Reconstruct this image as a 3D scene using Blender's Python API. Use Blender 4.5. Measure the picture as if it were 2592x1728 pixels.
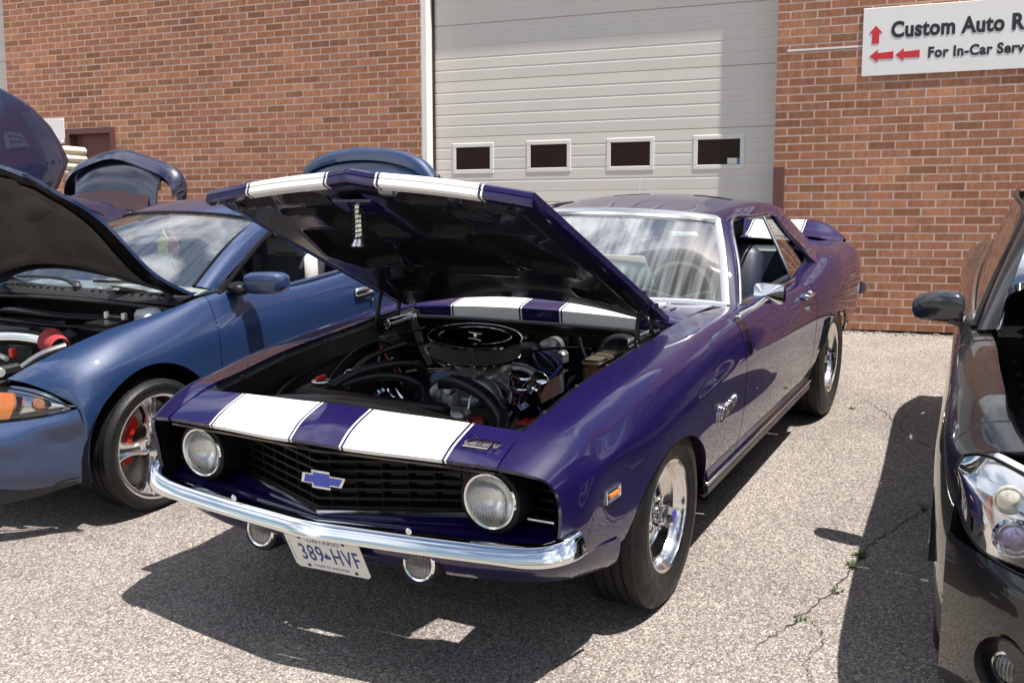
import bpy, bmesh, math, random
import numpy as np
from mathutils import Matrix, Vector
random.seed(7)
for _o in list(bpy.data.objects): bpy.data.objects.remove(_o, do_unlink=True)
SC = bpy.context.scene
COL = SC.collection
R = math.radians
# ---------------------------------------------------------------- camera, sky, sun, exposure
WR = np.array([[-0.12141327928721865, 0.9925538806735916, 0.00977801475337513],
               [-0.9885811896052691, -0.12002981686681853, -0.0911047453294792],
               [-0.08925271520438519, -0.02072768734594844, 0.9957933097816702]])
CL = np.array([3.251185330979206, 2.010016019231855, 1.6851048931540793])
def l2w(P): return (np.atleast_2d(np.asarray(P, float)) - CL) @ WR.T + [0, 0, 1.685]
LOT = Matrix.Identity(4)                       # the sloping car park: lot coordinates -> world
_t = l2w([0, 0, 0])[0]
for i in range(3):
    for j in range(3): LOT[i][j] = WR[i, j]
    LOT[i][3] = _t[i]
cam_d = bpy.data.cameras.new('camera')
cam = bpy.data.objects.new('camera', cam_d); COL.objects.link(cam)
cam_d.sensor_width = 36; cam_d.lens = 36 * 2546.18 / 2592; cam_d.clip_start = 0.05; cam_d.clip_end = 2000
_r, _d, _f = [0.93085740, 0.36538034, -0.00130707], [0.04059206, -0.10696775, -0.99343353], [-0.36312089, 0.92469190, -0.11440326]
M = Matrix.Identity(4)
for i in range(3):
    M[i][0] = _r[i]; M[i][1] = -_d[i]; M[i][2] = -_f[i]
M[2][3] = 1.685
cam.matrix_world = M
SC.camera = cam
SUN_DIR = Vector((0.33, -0.108, 0.938)).normalized()
W = bpy.data.worlds.new('World'); SC.world = W; W.use_nodes = True
nt = W.node_tree; nt.nodes.clear()
n_out = nt.nodes.new('ShaderNodeOutputWorld'); n_bg = nt.nodes.new('ShaderNodeBackground')
n_sky = nt.nodes.new('ShaderNodeTexSky'); n_sky.sky_type = 'NISHITA'; n_sky.sun_disc = False
n_sky.sun_elevation = math.asin(SUN_DIR.z); n_sky.sun_rotation = math.atan2(SUN_DIR.x, SUN_DIR.y)
n_sky.air_density = 1.0; n_sky.dust_density = 1.2; n_sky.ozone_density = 1.0
n_tc = nt.nodes.new('ShaderNodeTexCoord')
n_map = nt.nodes.new('ShaderNodeMapping'); n_map.inputs['Scale'].default_value = (1.0, 1.0, 2.2)
n_noi = nt.nodes.new('ShaderNodeTexNoise'); n_noi.inputs['Scale'].default_value = 2.3; n_noi.inputs['Detail'].default_value = 7; n_noi.inputs['Roughness'].default_value = 0.58
n_ramp = nt.nodes.new('ShaderNodeValToRGB'); n_ramp.color_ramp.elements[0].position = 0.46; n_ramp.color_ramp.elements[1].position = 0.64
n_mix = nt.nodes.new('ShaderNodeMixRGB'); n_mix.inputs[2].default_value = (15.5, 15.9, 16.6, 1)
n_m2 = nt.nodes.new('ShaderNodeMath'); n_m2.operation = 'MULTIPLY'; n_m2.inputs[1].default_value = 0.85
lk = nt.links.new
lk(n_tc.outputs['Generated'], n_map.inputs['Vector']); lk(n_map.outputs[0], n_noi.inputs['Vector'])
lk(n_noi.outputs['Fac'], n_ramp.inputs[0]); lk(n_ramp.outputs[0], n_m2.inputs[0]); lk(n_m2.outputs[0], n_mix.inputs[0])
lk(n_sky.outputs[0], n_mix.inputs[1]); lk(n_mix.outputs[0], n_bg.inputs[0]); lk(n_bg.outputs[0], n_out.inputs[0])
n_bg.inputs[1].default_value = 0.058
sun_d = bpy.data.lights.new('sun', 'SUN'); sun_d.energy = 5.0; sun_d.angle = R(0.55); sun_d.color = (1.0, 0.945, 0.87)
sun = bpy.data.objects.new('sun', sun_d); COL.objects.link(sun)
sun.rotation_euler = SUN_DIR.to_track_quat('Z', 'Y').to_euler()
SC.view_settings.view_transform = 'Standard'; SC.view_settings.look = 'None'; SC.view_settings.gamma = 1
SC.view_settings.use_curve_mapping = False; SC.view_settings.exposure = 0.86
SC.cycles.max_bounces = 10; SC.cycles.transparent_max_bounces = 16; SC.cycles.glossy_bounces = 6
SC.cycles.sample_clamp_indirect = 8; SC.cycles.caustics_reflective = False; SC.cycles.caustics_refractive = False
try: SC.cycles.use_denoising = True
except Exception: pass

# ---------------------------------------------------------------- materials
MATS = {}
def mat(name, base, rough=0.5, metal=0.0, coat=0.0, cior=1.5, var=0.0, vscale=30.0, bump=0.0, bscale=200.0, spec=0.5, emit=None, coat_rough=0.02, rvar=0.0, detail=4):
    if name in MATS: return MATS[name]
    m = bpy.data.materials.new(name); m.use_nodes = True; t = m.node_tree; b = t.nodes['Principled BSDF']
    b.inputs['Base Color'].default_value = (*base, 1); b.inputs['Roughness'].default_value = rough
    b.inputs['Metallic'].default_value = metal; b.inputs['Specular IOR Level'].default_value = spec
    b.inputs['Coat Weight'].default_value = coat; b.inputs['Coat IOR'].default_value = cior; b.inputs['Coat Roughness'].default_value = coat_rough
    if emit: b.inputs['Emission Color'].default_value = (*emit[0], 1); b.inputs['Emission Strength'].default_value = emit[1]
    tc = t.nodes.new('ShaderNodeTexCoord')
    if var or rvar:
        n = t.nodes.new('ShaderNodeTexNoise'); n.inputs['Scale'].default_value = vscale; n.inputs['Detail'].default_value = detail
        t.links.new(tc.outputs['Object'], n.inputs['Vector'])
        if var:
            mx = t.nodes.new('ShaderNodeMixRGB')
            mx.inputs[1].default_value = (*[max(0, c * (1 - var)) for c in base], 1); mx.inputs[2].default_value = (*[min(1, c * (1 + var)) for c in base], 1)
            t.links.new(n.outputs['Fac'], mx.inputs[0]); t.links.new(mx.outputs[0], b.inputs['Base Color'])
        if rvar:
            mr = t.nodes.new('ShaderNodeMapRange'); mr.inputs[3].default_value = max(0.0, rough - rvar); mr.inputs[4].default_value = min(1, rough + rvar)
            mr.inputs[1].default_value = 0.3; mr.inputs[2].default_value = 0.7
            t.links.new(n.outputs['Fac'], mr.inputs[0]); t.links.new(mr.outputs[0], b.inputs['Roughness'])
    if bump:
        n2 = t.nodes.new('ShaderNodeTexNoise'); n2.inputs['Scale'].default_value = bscale; n2.inputs['Detail'].default_value = 3
        t.links.new(tc.outputs['Object'], n2.inputs['Vector'])
        bp = t.nodes.new('ShaderNodeBump'); bp.inputs['Strength'].default_value = bump; bp.inputs['Distance'].default_value = 0.004
        t.links.new(n2.outputs['Fac'], bp.inputs['Height']); t.links.new(bp.outputs[0], b.inputs['Normal'])
    MATS[name] = m
    return m
def glass(name, tint=(0.86, 0.93, 0.92), refl=1.0, streak=0.0):
    if name in MATS: return MATS[name]
    m = bpy.data.materials.new(name); m.use_nodes = True; t = m.node_tree; t.nodes.clear()
    o = t.nodes.new('ShaderNodeOutputMaterial'); tr = t.nodes.new('ShaderNodeBsdfTransparent'); gl = t.nodes.new('ShaderNodeBsdfGlossy')
    gl.inputs['Roughness'].default_value = 0.01; tr.inputs[0].default_value = (*tint, 1)
    fr = t.nodes.new('ShaderNodeFresnel'); fr.inputs[0].default_value = 1.52
    ml = t.nodes.new('ShaderNodeMath'); ml.operation = 'MULTIPLY_ADD'; ml.inputs[1].default_value = refl * 1.5; ml.inputs[2].default_value = 0.02; ml.use_clamp = True
    mx = t.nodes.new('ShaderNodeMixShader')
    t.links.new(fr.outputs[0], ml.inputs[0]); t.links.new(ml.outputs[0], mx.inputs[0]); t.links.new(tr.outputs[0], mx.inputs[1]); t.links.new(gl.outputs[0], mx.inputs[2])
    last = mx
    if streak:                                   # wiped-on film of dust: a thin diffuse haze in vertical runs
        tc = t.nodes.new('ShaderNodeTexCoord'); mp = t.nodes.new('ShaderNodeMapping'); mp.inputs['Scale'].default_value = (1.5, 26, 1.5)
        nz = t.nodes.new('ShaderNodeTexNoise'); nz.inputs['Scale'].default_value = 1.3; nz.inputs['Detail'].default_value = 5
        rp = t.nodes.new('ShaderNodeMapRange'); rp.inputs[1].default_value = 0.42; rp.inputs[2].default_value = 0.72; rp.inputs[3].default_value = 0.02; rp.inputs[4].default_value = streak
        df = t.nodes.new('ShaderNodeBsdfDiffuse'); df.inputs[0].default_value = (0.72, 0.76, 0.74, 1)
        m2 = t.nodes.new('ShaderNodeMixShader')
        t.links.new(tc.outputs['Object'], mp.inputs[0]); t.links.new(mp.outputs[0], nz.inputs['Vector']); t.links.new(nz.outputs['Fac'], rp.inputs[0])
        t.links.new(rp.outputs[0], m2.inputs[0]); t.links.new(mx.outputs[0], m2.inputs[1]); t.links.new(df.outputs[0], m2.inputs[2]); last = m2
    t.links.new(last.outputs[0], o.inputs[0])
    MATS[name] = m
    return m
def flake(m, amount=0.35, scale=1400):
    """metal flakes in the base coat"""
    t = m.node_tree; b = t.nodes['Principled BSDF']; tc = t.nodes.new('ShaderNodeTexCoord')
    v = t.nodes.new('ShaderNodeTexVoronoi'); v.inputs['Scale'].default_value = scale
    t.links.new(tc.outputs['Object'], v.inputs['Vector'])
    src = b.inputs['Base Color'].links[0].from_socket if b.inputs['Base Color'].links else None
    hsv = t.nodes.new('ShaderNodeMixRGB'); hsv.blend_type = 'MULTIPLY'; hsv.inputs[0].default_value = amount
    if src: t.links.new(src, hsv.inputs[1])
    else: hsv.inputs[1].default_value = b.inputs['Base Color'].default_value
    t.links.new(v.outputs['Color'], hsv.inputs[2]); t.links.new(hsv.outputs[0], b.inputs['Base Color'])
def stripes(name, base, base_args, bands, white=(0.82, 0.82, 0.80), yoff=0.0):
    """car paint with flat painted bands at given |y| of the car"""
    m = mat(name, base, **base_args); t = m.node_tree; b = t.nodes['Principled BSDF']
    tc = t.nodes.new('ShaderNodeTexCoord'); sp = t.nodes.new('ShaderNodeSeparateXYZ'); t.links.new(tc.outputs['Object'], sp.inputs[0])
    sh = t.nodes.new('ShaderNodeMath'); sh.operation = 'SUBTRACT'; sh.inputs[1].default_value = yoff; t.links.new(sp.outputs['Y'], sh.inputs[0])
    ab = t.nodes.new('ShaderNodeMath'); ab.operation = 'ABSOLUTE'; t.links.new(sh.outputs[0], ab.inputs[0])
    tot = None
    for lo, hi in bands:
        c = t.nodes.new('ShaderNodeMath'); c.operation = 'COMPARE'; c.inputs[1].default_value = (lo + hi) / 2; c.inputs[2].default_value = (hi - lo) / 2
        t.links.new(ab.outputs[0], c.inputs[0])
        if tot is None: tot = c
        else:
            a = t.nodes.new('ShaderNodeMath'); a.operation = 'MAXIMUM'; t.links.new(tot.outputs[0], a.inputs[0]); t.links.new(c.outputs[0], a.inputs[1]); tot = a
    src = b.inputs['Base Color'].links[0].from_socket if b.inputs['Base Color'].links else None
    mx = t.nodes.new('ShaderNodeMixRGB'); mx.inputs[2].default_value = (*white, 1); t.links.new(tot.outputs[0], mx.inputs[0])
    if src: t.links.new(src, mx.inputs[1])
    else: mx.inputs[1].default_value = (*base, 1)
    t.links.new(mx.outputs[0], b.inputs['Base Color'])
    mm = t.nodes.new('ShaderNodeMath'); mm.operation = 'MULTIPLY_ADD'; mm.inputs[1].default_value = -b.inputs['Metallic'].default_value; mm.inputs[2].default_value = b.inputs['Metallic'].default_value
    t.links.new(tot.outputs[0], mm.inputs[0]); t.links.new(mm.outputs[0], b.inputs['Metallic'])
    return m

# ---------------------------------------------------------------- geometry helpers
def nspl(t, Y, q):
    """natural cubic spline through (t, Y) at q"""
    t = np.asarray(t, float); Y = np.asarray(Y, float); q = np.asarray(q, float); n = len(t)
    if n == 2:
        f = ((q - t[0]) / (t[1] - t[0]))[:, None]; return Y[0] * (1 - f) + Y[1] * f
    h = np.diff(t); A = np.zeros((n, n)); B = np.zeros((n,) + Y.shape[1:]); A[0, 0] = A[-1, -1] = 1
    for i in range(1, n - 1):
        A[i, i - 1] = h[i - 1]; A[i, i] = 2 * (h[i - 1] + h[i]); A[i, i + 1] = h[i]
        B[i] = 6 * ((Y[i + 1] - Y[i]) / h[i] - (Y[i] - Y[i - 1]) / h[i - 1])
    Mx = np.linalg.solve(A, B); k = np.clip(np.searchsorted(t, q) - 1, 0, n - 2)
    hk = h[k][:, None]; a = (t[k + 1] - q)[:, None]; b = (q - t[k])[:, None]
    return Mx[k] * a ** 3 / (6 * hk) + Mx[k + 1] * b ** 3 / (6 * hk) + (Y[k] / hk - Mx[k] * hk / 6) * a + (Y[k + 1] / hk - Mx[k + 1] * hk / 6) * b
def curve(pts, n=40):
    P = np.asarray(pts, float); d = np.r_[0, np.cumsum(np.linalg.norm(np.diff(P, axis=0), axis=1))]
    return nspl(d, P, np.linspace(0, d[-1], n))
class MB:
    """collects shapes and links them as ONE mesh object"""
    def __init__(s): s.v = []; s.f = []; s.m = []; s.n = 0
    def add(s, V, F, mi=0):
        V = np.asarray(V, float); s.v.append(V); s.f += [tuple(i + s.n for i in f) for f in F]; s.m += [mi] * len(F); s.n += len(V); return s
    def box(s, c, d, rot=None, mi=0, bev=0.0):
        x, y, z = [k / 2 for k in d]
        if bev:
            b = min(bev, x * .9, y * .9, z * .9); V = []
            for sx in (-1, 1):
                for sy in (-1, 1):
                    for sz in (-1, 1): V += [(sx * (x - b), sy * (y - b), sz * z), (sx * (x - b), sy * y, sz * (z - b)), (sx * x, sy * (y - b), sz * (z - b))]
            bm = bmesh.new(); vs = [bm.verts.new(p) for p in V]; bmesh.ops.convex_hull(bm, input=vs); bm.normal_update()
            bmesh.ops.dissolve_limit(bm, angle_limit=0.01, verts=bm.verts, edges=bm.edges)
            bm.verts.index_update(); V = np.array([v.co[:] for v in bm.verts]); F = [tuple(v.index for v in f.verts) for f in bm.faces]; bm.free()
        else:
            V = np.array([(i * x, j * y, k * z) for i in (-1, 1) for j in (-1, 1) for k in (-1, 1)]); F = [(0, 1, 3, 2), (4, 6, 7, 5), (0, 4, 5, 1), (2, 3, 7, 6), (0, 2, 6, 4), (1, 5, 7, 3)]
        if rot is not None: V = V @ np.array(rot).T
        return s.add(V + np.asarray(c, float), F, mi)
    def tube(s, path, r, n=10, cap=True, mi=0, sm=0):
        P = np.asarray(path, float)
        if sm: P = curve(P, sm)
        r = np.broadcast_to(np.asarray(r, float), (len(P),)) if np.ndim(r) == 0 or len(r) == len(P) else np.interp(np.linspace(0, 1, len(P)), np.linspace(0, 1, len(r)), r)
        T = np.gradient(P, axis=0); T /= np.linalg.norm(T, axis=1)[:, None] + 1e-12
        up = np.array([0, 0, 1.]) if abs(T[0][2]) < .9 else np.array([1., 0, 0]); N = np.cross(T[0], up); N /= np.linalg.norm(N); V = []
        a = np.linspace(0, 2 * np.pi, n, endpoint=False)
        for i in range(len(P)):
            N = N - T[i] * (N @ T[i]); N /= np.linalg.norm(N) + 1e-12; Bn = np.cross(T[i], N)
            V.append(P[i] + r[i] * (np.cos(a)[:, None] * N + np.sin(a)[:, None] * Bn))
        V = np.concatenate(V); F = [(i * n + j, i * n + (j + 1) % n, (i + 1) * n + (j + 1) % n, (i + 1) * n + j) for i in range(len(P) - 1) for j in range(n)]
        if cap: F += [tuple(range(n - 1, -1, -1)), tuple(range((len(P) - 1) * n, len(P) * n))]
        return s.add(V, F, mi)
    def lathe(s, prof, c=(0, 0, 0), axis='z', n=48, mi=0, a0=0, a1=2 * math.pi):
        """profile [(r, h)] turned about an axis through c"""
        full = abs(a1 - a0 - 2 * math.pi) < 1e-6; na = n if full else n + 1; a = np.linspace(a0, a1, na, endpoint=not full); V = []
        for r, h in prof:
            x, y, z = r * np.cos(a), r * np.sin(a), np.full(na, h)
            V.append(np.stack({'z': (x, y, z), 'x': (z, x, y), 'y': (y, z, x)}[axis], 1))
        V = np.concatenate(V) + np.asarray(c, float); m = len(prof)
        F = [(i * na + j, i * na + (j + 1) % na, (i + 1) * na + (j + 1) % na, (i + 1) * na + j) for i in range(m - 1) for j in range(na if full else na - 1)]
        return s.add(V, F, mi)
    def prism(s, poly, axis, lo, hi, mi=0):
        """polygon of 2D points extruded along an axis"""
        n = len(poly); V = []
        for h in (lo, hi):
            for a, b in poly: V.append({'x': (h, a, b), 'y': (a, h, b), 'z': (a, b, h)}[axis])
        F = [tuple(range(n)), tuple(range(2 * n - 1, n - 1, -1))] + [(i, (i + 1) % n, n + (i + 1) % n, n + i) for i in range(n)]
        return s.add(V, F, mi)
    def grid(s, P, fold=0.0, ref=None, mi=0, sides='udlr'):
        """surface through an array of points [nu][nv][3]; fold turns its rim inwards so the sheet has an edge"""
        P = np.asarray(P, float); nu, nv = P.shape[:2]
        N = np.cross(np.gradient(P, axis=0), np.gradient(P, axis=1)); N /= np.linalg.norm(N, axis=2)[..., None] + 1e-12
        if ref is not None and np.sum(N * (P - np.asarray(ref, float))) < 0: N = -N; P = P[::-1]; N = N[::-1]
        elif ref is None: pass
        flip = np.sum(np.cross(np.gradient(P, axis=0), np.gradient(P, axis=1)) * N) < 0
        if fold:
            Q = np.zeros((nu + 2, nv + 2, 3)); Q[1:-1, 1:-1] = P; I = P - N * fold
            Q[0, 1:-1] = I[0]; Q[-1, 1:-1] = I[-1]; Q[1:-1, 0] = I[:, 0]; Q[1:-1, -1] = I[:, -1]
            Q[0, 0] = I[0, 0]; Q[0, -1] = I[0, -1]; Q[-1, 0] = I[-1, 0]; Q[-1, -1] = I[-1, -1]; P = Q; nu += 2; nv += 2
        F = []
        for i in range(nu - 1):
            for j in range(nv - 1):
                q = (i * nv + j, (i + 1) * nv + j, (i + 1) * nv + j + 1, i * nv + j + 1); F.append(q[::-1] if flip else q)
        return s.add(P.reshape(-1, 3), F, mi)
    def mirror(s, y0=0.0):
        k = s.n; V = np.concatenate(s.v).copy(); V[:, 1] = 2 * y0 - V[:, 1]; F = [tuple(reversed(f)) for f in s.f]; m = list(s.m); s.v.append(V); s.f += [tuple(i + k for i in f) for f in F]; s.m += m; s.n *= 2; return s
    def build(s, name, m, parent=None, smooth=40, mirror=False, weld=False):
        V = np.concatenate(s.v).copy(); F = s.f
        if mirror: V[:, 1] = -V[:, 1]; F = [tuple(reversed(f)) for f in F]
        me = bpy.data.meshes.new(name); me.from_pydata(V.tolist(), [], F); me.update()
        ms = m if isinstance(m, (list, tuple)) else [m]
        for k in ms: me.materials.append(k)
        if len(ms) > 1: me.polygons.foreach_set('material_index', s.m)
        if weld:
            bm = bmesh.new(); bm.from_mesh(me); bmesh.ops.remove_doubles(bm, verts=bm.verts, dist=1e-5); bm.to_mesh(me); bm.free()
        if smooth:
            me.polygons.foreach_set('use_smooth', [True] * len(me.polygons))
            if smooth < 180: me.set_sharp_from_angle(angle=R(smooth))
        o = bpy.data.objects.new(name, me); COL.objects.link(o)
        if parent is not None: o.parent = parent
        return o
def tag(o, label=None, cat=None, group=None, kind=None):
    if label: o['label'] = label
    if cat: o['category'] = cat
    if group: o['group'] = group
    if kind: o['kind'] = kind
    return o
def thing(name, label, cat, mw=None, group=None):
    o = bpy.data.objects.new(name, None); COL.objects.link(o); o.empty_display_size = 0.2
    if mw is not None: o.matrix_world = mw
    return tag(o, label, cat, group)
def lotpos(x, y, z=0.0, yaw=0.0): return LOT @ Matrix.Translation((x, y, z)) @ Matrix.Rotation(yaw, 4, 'Z')
def textmesh(name, body, size, m, parent, mw, extrude=0.0005, bold=0.0, shear=0.0, align='LEFT', sx=1.0, spacing=1.0):
    c = bpy.data.curves.new(name, 'FONT'); c.body = body; c.size = size; c.extrude = extrude; c.offset = bold; c.shear = shear; c.align_x = align; c.space_character = spacing; c.resolution_u = 4
    o = bpy.data.objects.new(name, c); COL.objects.link(o); bpy.context.view_layer.update()
    me = bpy.data.meshes.new_from_object(o.evaluated_get(bpy.context.evaluated_depsgraph_get())); COL.objects.unlink(o); bpy.data.objects.remove(o)
    me.transform(mw @ Matrix.Diagonal((sx, 1, 1, 1))); me.materials.clear(); me.materials.append(m)
    ob = bpy.data.objects.new(name, me); COL.objects.link(ob)
    if parent is not None: ob.parent = parent
    return ob
def rotx(a): c, s = math.cos(a), math.sin(a); return [[1, 0, 0], [0, c, -s], [0, s, c]]
def roty(a): c, s = math.cos(a), math.sin(a); return [[c, 0, s], [0, 1, 0], [-s, 0, c]]
def rotz(a): c, s = math.cos(a), math.sin(a); return [[c, -s, 0], [s, c, 0], [0, 0, 1]]
def frame(xdir, ydir, o):
    """4x4 matrix: local x, y along the given directions, z = x cross y"""
    x = Vector(xdir).normalized(); y = Vector(ydir); y = (y - x * x.dot(y)).normalized(); z = x.cross(y)
    return Matrix(((x.x, y.x, z.x, o[0]), (x.y, y.y, z.y, o[1]), (x.z, y.z, z.z, o[2]), (0, 0, 0, 1)))
# ---------------------------------------------------------------- common materials
CHROME = mat('chrome', (0.86, 0.87, 0.88), 0.045, 1.0, rvar=0.02, vscale=8)
CHROME_D = mat('polished_steel', (0.62, 0.63, 0.65), 0.16, 1.0, rvar=0.06, vscale=25)
BLACK = mat('black_paint', (0.005, 0.005, 0.0055), 0.45, spec=.18, var=0.4, rvar=0.15, vscale=12, bump=0.1, bscale=90)
SATIN = mat('satin_black', (0.006, 0.0055, 0.006), 0.30, spec=.25, coat=0.12, var=0.3, vscale=6, rvar=0.08)
RUBBER = mat('tyre_rubber', (0.0085, 0.008, 0.008), 0.52, spec=.35, var=0.35, vscale=25, bump=0.35, bscale=160, rvar=0.12)
HOSE = mat('hose_rubber', (0.006, 0.006, 0.0065), 0.38, spec=.4, var=0.3, vscale=40, rvar=0.1, bump=0.1, bscale=150)
PLASTIC = mat('black_plastic', (0.016, 0.016, 0.017), 0.5, var=0.25, vscale=40, bump=0.25, bscale=600)
ALU = mat('cast_aluminium', (0.40, 0.395, 0.385), 0.42, 0.85, var=0.3, vscale=35, bump=0.35, bscale=130)
IRON = mat('greasy_iron', (0.035, 0.033, 0.032), 0.5, 0.4, var=0.5, vscale=22, bump=0.4, bscale=80)
RUST = mat('rusty_casting', (0.17, 0.075, 0.045), 0.65, 0.35, var=0.6, vscale=45, bump=0.5, bscale=120)
GOLD = mat('zinc_plate', (0.62, 0.50, 0.30), 0.3, 1.0, var=0.3, vscale=60)
REDP = mat('red_engine_paint', (0.45, 0.035, 0.016), 0.35, coat=0.3, var=0.4, vscale=30, bump=0.2, bscale=90)
REDF = mat('red_filter_cotton', (0.36, 0.035, 0.045), 0.75, var=0.35, vscale=70)
REDPL = mat('red_plastic', (0.55, 0.02, 0.02), 0.35, var=0.1)
BLUEW = mat('blue_wire_insulation', (0.015, 0.022, 0.24), 0.35, var=0.15)
WHITEP = mat('white_paper', (0.80, 0.80, 0.79), 0.7, var=0.04, vscale=15)
AMBER = mat('amber_lens', (0.75, 0.20, 0.03), 0.12, coat=0.6, var=0.25, vscale=60)
GLASS = glass('window_glass', refl=.5); GLASSW = glass('windscreen_glass', (0.74, 0.87, 0.90), 0.42, streak=0.20); GLASSC = glass('coupe_windscreen_glass', (0.80, 0.90, 0.93), 0.36, streak=0.06); GLASSD = glass('tinted_glass', (0.30, 0.33, 0.36), 1.2)
VINYL = mat('blue_black_vinyl', (0.012, 0.018, 0.035), 0.42, var=0.2, vscale=30, bump=0.2, bscale=500)
INTER = mat('dark_trim_cloth', (0.02, 0.02, 0.026), 0.8, var=0.3, vscale=60)

# ---------------------------------------------------------------- ground
def asphalt():
    m = bpy.data.materials.new('worn_asphalt'); m.use_nodes = True; t = m.node_tree; b = t.nodes['Principled BSDF']; L = t.links.new
    tc = t.nodes.new('ShaderNodeTexCoord')
    def vor(sc, feat='F1'):
        v = t.nodes.new('ShaderNodeTexVoronoi'); v.inputs['Scale'].default_value = sc; v.feature = feat; L(tc.outputs['Object'], v.inputs['Vector']); return v
    def noi(sc, det=5, ro=.6):
        n = t.nodes.new('ShaderNodeTexNoise'); n.inputs['Scale'].default_value = sc; n.inputs['Detail'].default_value = det; n.inputs['Roughness'].default_value = ro; L(tc.outputs['Object'], n.inputs['Vector']); return n
    v1 = vor(140); sep = t.nodes.new('ShaderNodeSeparateColor'); L(v1.outputs['Color'], sep.inputs[0])
    rp = t.nodes.new('ShaderNodeValToRGB'); e = rp.color_ramp.elements
    e[0].position = 0.0; e[0].color = (0.15, 0.14, 0.133, 1); e[1].position = 1.0; e[1].color = (0.58, 0.54, 0.51, 1)
    for p, c in ((.15, (.18, .168, .160)), (.42, (.265, .248, .235)), (.62, (.33, .305, .285)), (.80, (.40, .37, .34)), (.93, (.47, .435, .405))):
        k = rp.color_ramp.elements.new(p); k.color = (*c, 1)
    L(sep.outputs[0], rp.inputs[0])
    v2 = vor(260); sp2 = t.nodes.new('ShaderNodeSeparateColor'); L(v2.outputs['Color'], sp2.inputs[0])
    mr = t.nodes.new('ShaderNodeMapRange'); mr.inputs[3].default_value = 0.74; mr.inputs[4].default_value = 1.24; L(sp2.outputs[1], mr.inputs[0])
    mu = t.nodes.new('ShaderNodeMixRGB'); mu.blend_type = 'MULTIPLY'; mu.inputs[0].default_value = 1; L(rp.outputs[0], mu.inputs[1]); L(mr.outputs[0], mu.inputs[2])
    # tar binder showing between the stones
    gap = t.nodes.new('ShaderNodeMapRange'); gap.inputs[1].default_value = 0.55; gap.inputs[2].default_value = 0.95; gap.inputs[3].default_value = 1.0; gap.inputs[4].default_value = 0.62
    v1b = t.nodes.new('ShaderNodeMath'); v1b.operation = 'MULTIPLY'; v1b.inputs[1].default_value = 1.0; L(v1.outputs['Distance'], v1b.inputs[0]); L(v1b.outputs[0], gap.inputs[0])
    mu2 = t.nodes.new('ShaderNodeMixRGB'); mu2.blend_type = 'MULTIPLY'; mu2.inputs[0].default_value = 1; L(mu.outputs[0], mu2.inputs[1]); L(gap.outputs[0], mu2.inputs[2])
    # broad wear and stains
    n1 = noi(0.9); r1 = t.nodes.new('ShaderNodeMapRange'); r1.inputs[1].default_value = .35; r1.inputs[2].default_value = .7; r1.inputs[3].default_value = .78; r1.inputs[4].default_value = 1.16; L(n1.outputs['Fac'], r1.inputs[0])
    mu3 = t.nodes.new('ShaderNodeMixRGB'); mu3.blend_type = 'MULTIPLY'; mu3.inputs[0].default_value = 1; L(mu2.outputs[0], mu3.inputs[1]); L(r1.outputs[0], mu3.inputs[2])
    n3 = noi(3.5, 6, .65); r3 = t.nodes.new('ShaderNodeMapRange'); r3.inputs[1].default_value = .62; r3.inputs[2].default_value = .78; r3.inputs[3].default_value = 1; r3.inputs[4].default_value = .70; L(n3.outputs['Fac'], r3.inputs[0])
    mu4 = t.nodes.new('ShaderNodeMixRGB'); mu4.blend_type = 'MULTIPLY'; mu4.inputs[0].default_value = 1; L(mu3.outputs[0], mu4.inputs[1]); L(r3.outputs[0], mu4.inputs[2])
    tint = t.nodes.new('ShaderNodeMixRGB'); tint.blend_type = 'MULTIPLY'; tint.inputs[0].default_value = 1; tint.inputs[2].default_value = (.84, .80, .775, 1); L(mu4.outputs[0], tint.inputs[1])
    L(tint.outputs[0], b.inputs['Base Color']); b.inputs['Roughness'].default_value = .82; b.inputs['Specular IOR Level'].default_value = .3
    bp = t.nodes.new('ShaderNodeBump'); bp.inputs['Strength'].default_value = .9; bp.inputs['Distance'].default_value = .004; bp.invert = True
    L(v1.outputs['Distance'], bp.inputs['Height']); L(bp.outputs[0], b.inputs['Normal'])
    return m
ASPH = asphalt()
g = MB()
g.add([(x, y, 0) for x, y in ((-40, -60), (400, -60), (400, 60), (-40, 60))], [(0, 1, 2, 3)])
ground = g.build('ground', ASPH, smooth=0); ground.matrix_world = LOT; tag(ground, kind='structure')
# far field so the ground reaches the horizon all round
g = MB(); g.add([(-900, -900, -.45), (900, -900, -.45), (900, 900, -.45), (-900, 900, -.45)], [(0, 1, 2, 3)])
far = g.build('terrain', mat('dry_turf', (0.10, 0.11, 0.05), .9, var=.4, vscale=.4), smooth=0)
far.matrix_world = Matrix.Translation((0, 0, -3.0)); tag(far, kind='structure')
# cracks in the asphalt: thin sunk grooves drawn as dark filler ribbons 4 mm over the sheet
def lotline(pts, w, name, m, seed=0, z=.004, n=70, jit=.012):
    rnd = random.Random(seed); P = curve([(a, b, z) for a, b in pts], n); V = []; F = []
    for i in range(n):
        d = P[min(i + 1, n - 1)] - P[max(i - 1, 0)]; d /= np.linalg.norm(d); q = np.array([-d[1], d[0], 0]); c = P[i] + q * rnd.uniform(-jit, jit); ww = w * rnd.uniform(.35, 1.2) * (0.25 + min(1, i / 6, (n - 1 - i) / 6) * .75)
        V += [c - q * ww, c + q * ww]
        if i: F.append((2 * i - 2, 2 * i - 1, 2 * i + 1, 2 * i))
    b = MB().add(V, F); o = b.build(name, m, smooth=0); o.matrix_world = LOT; tag(o, kind='structure'); return o
TAR = mat('crack_filler', (0.045, 0.04, 0.036), .9, var=.4, vscale=60)
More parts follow.
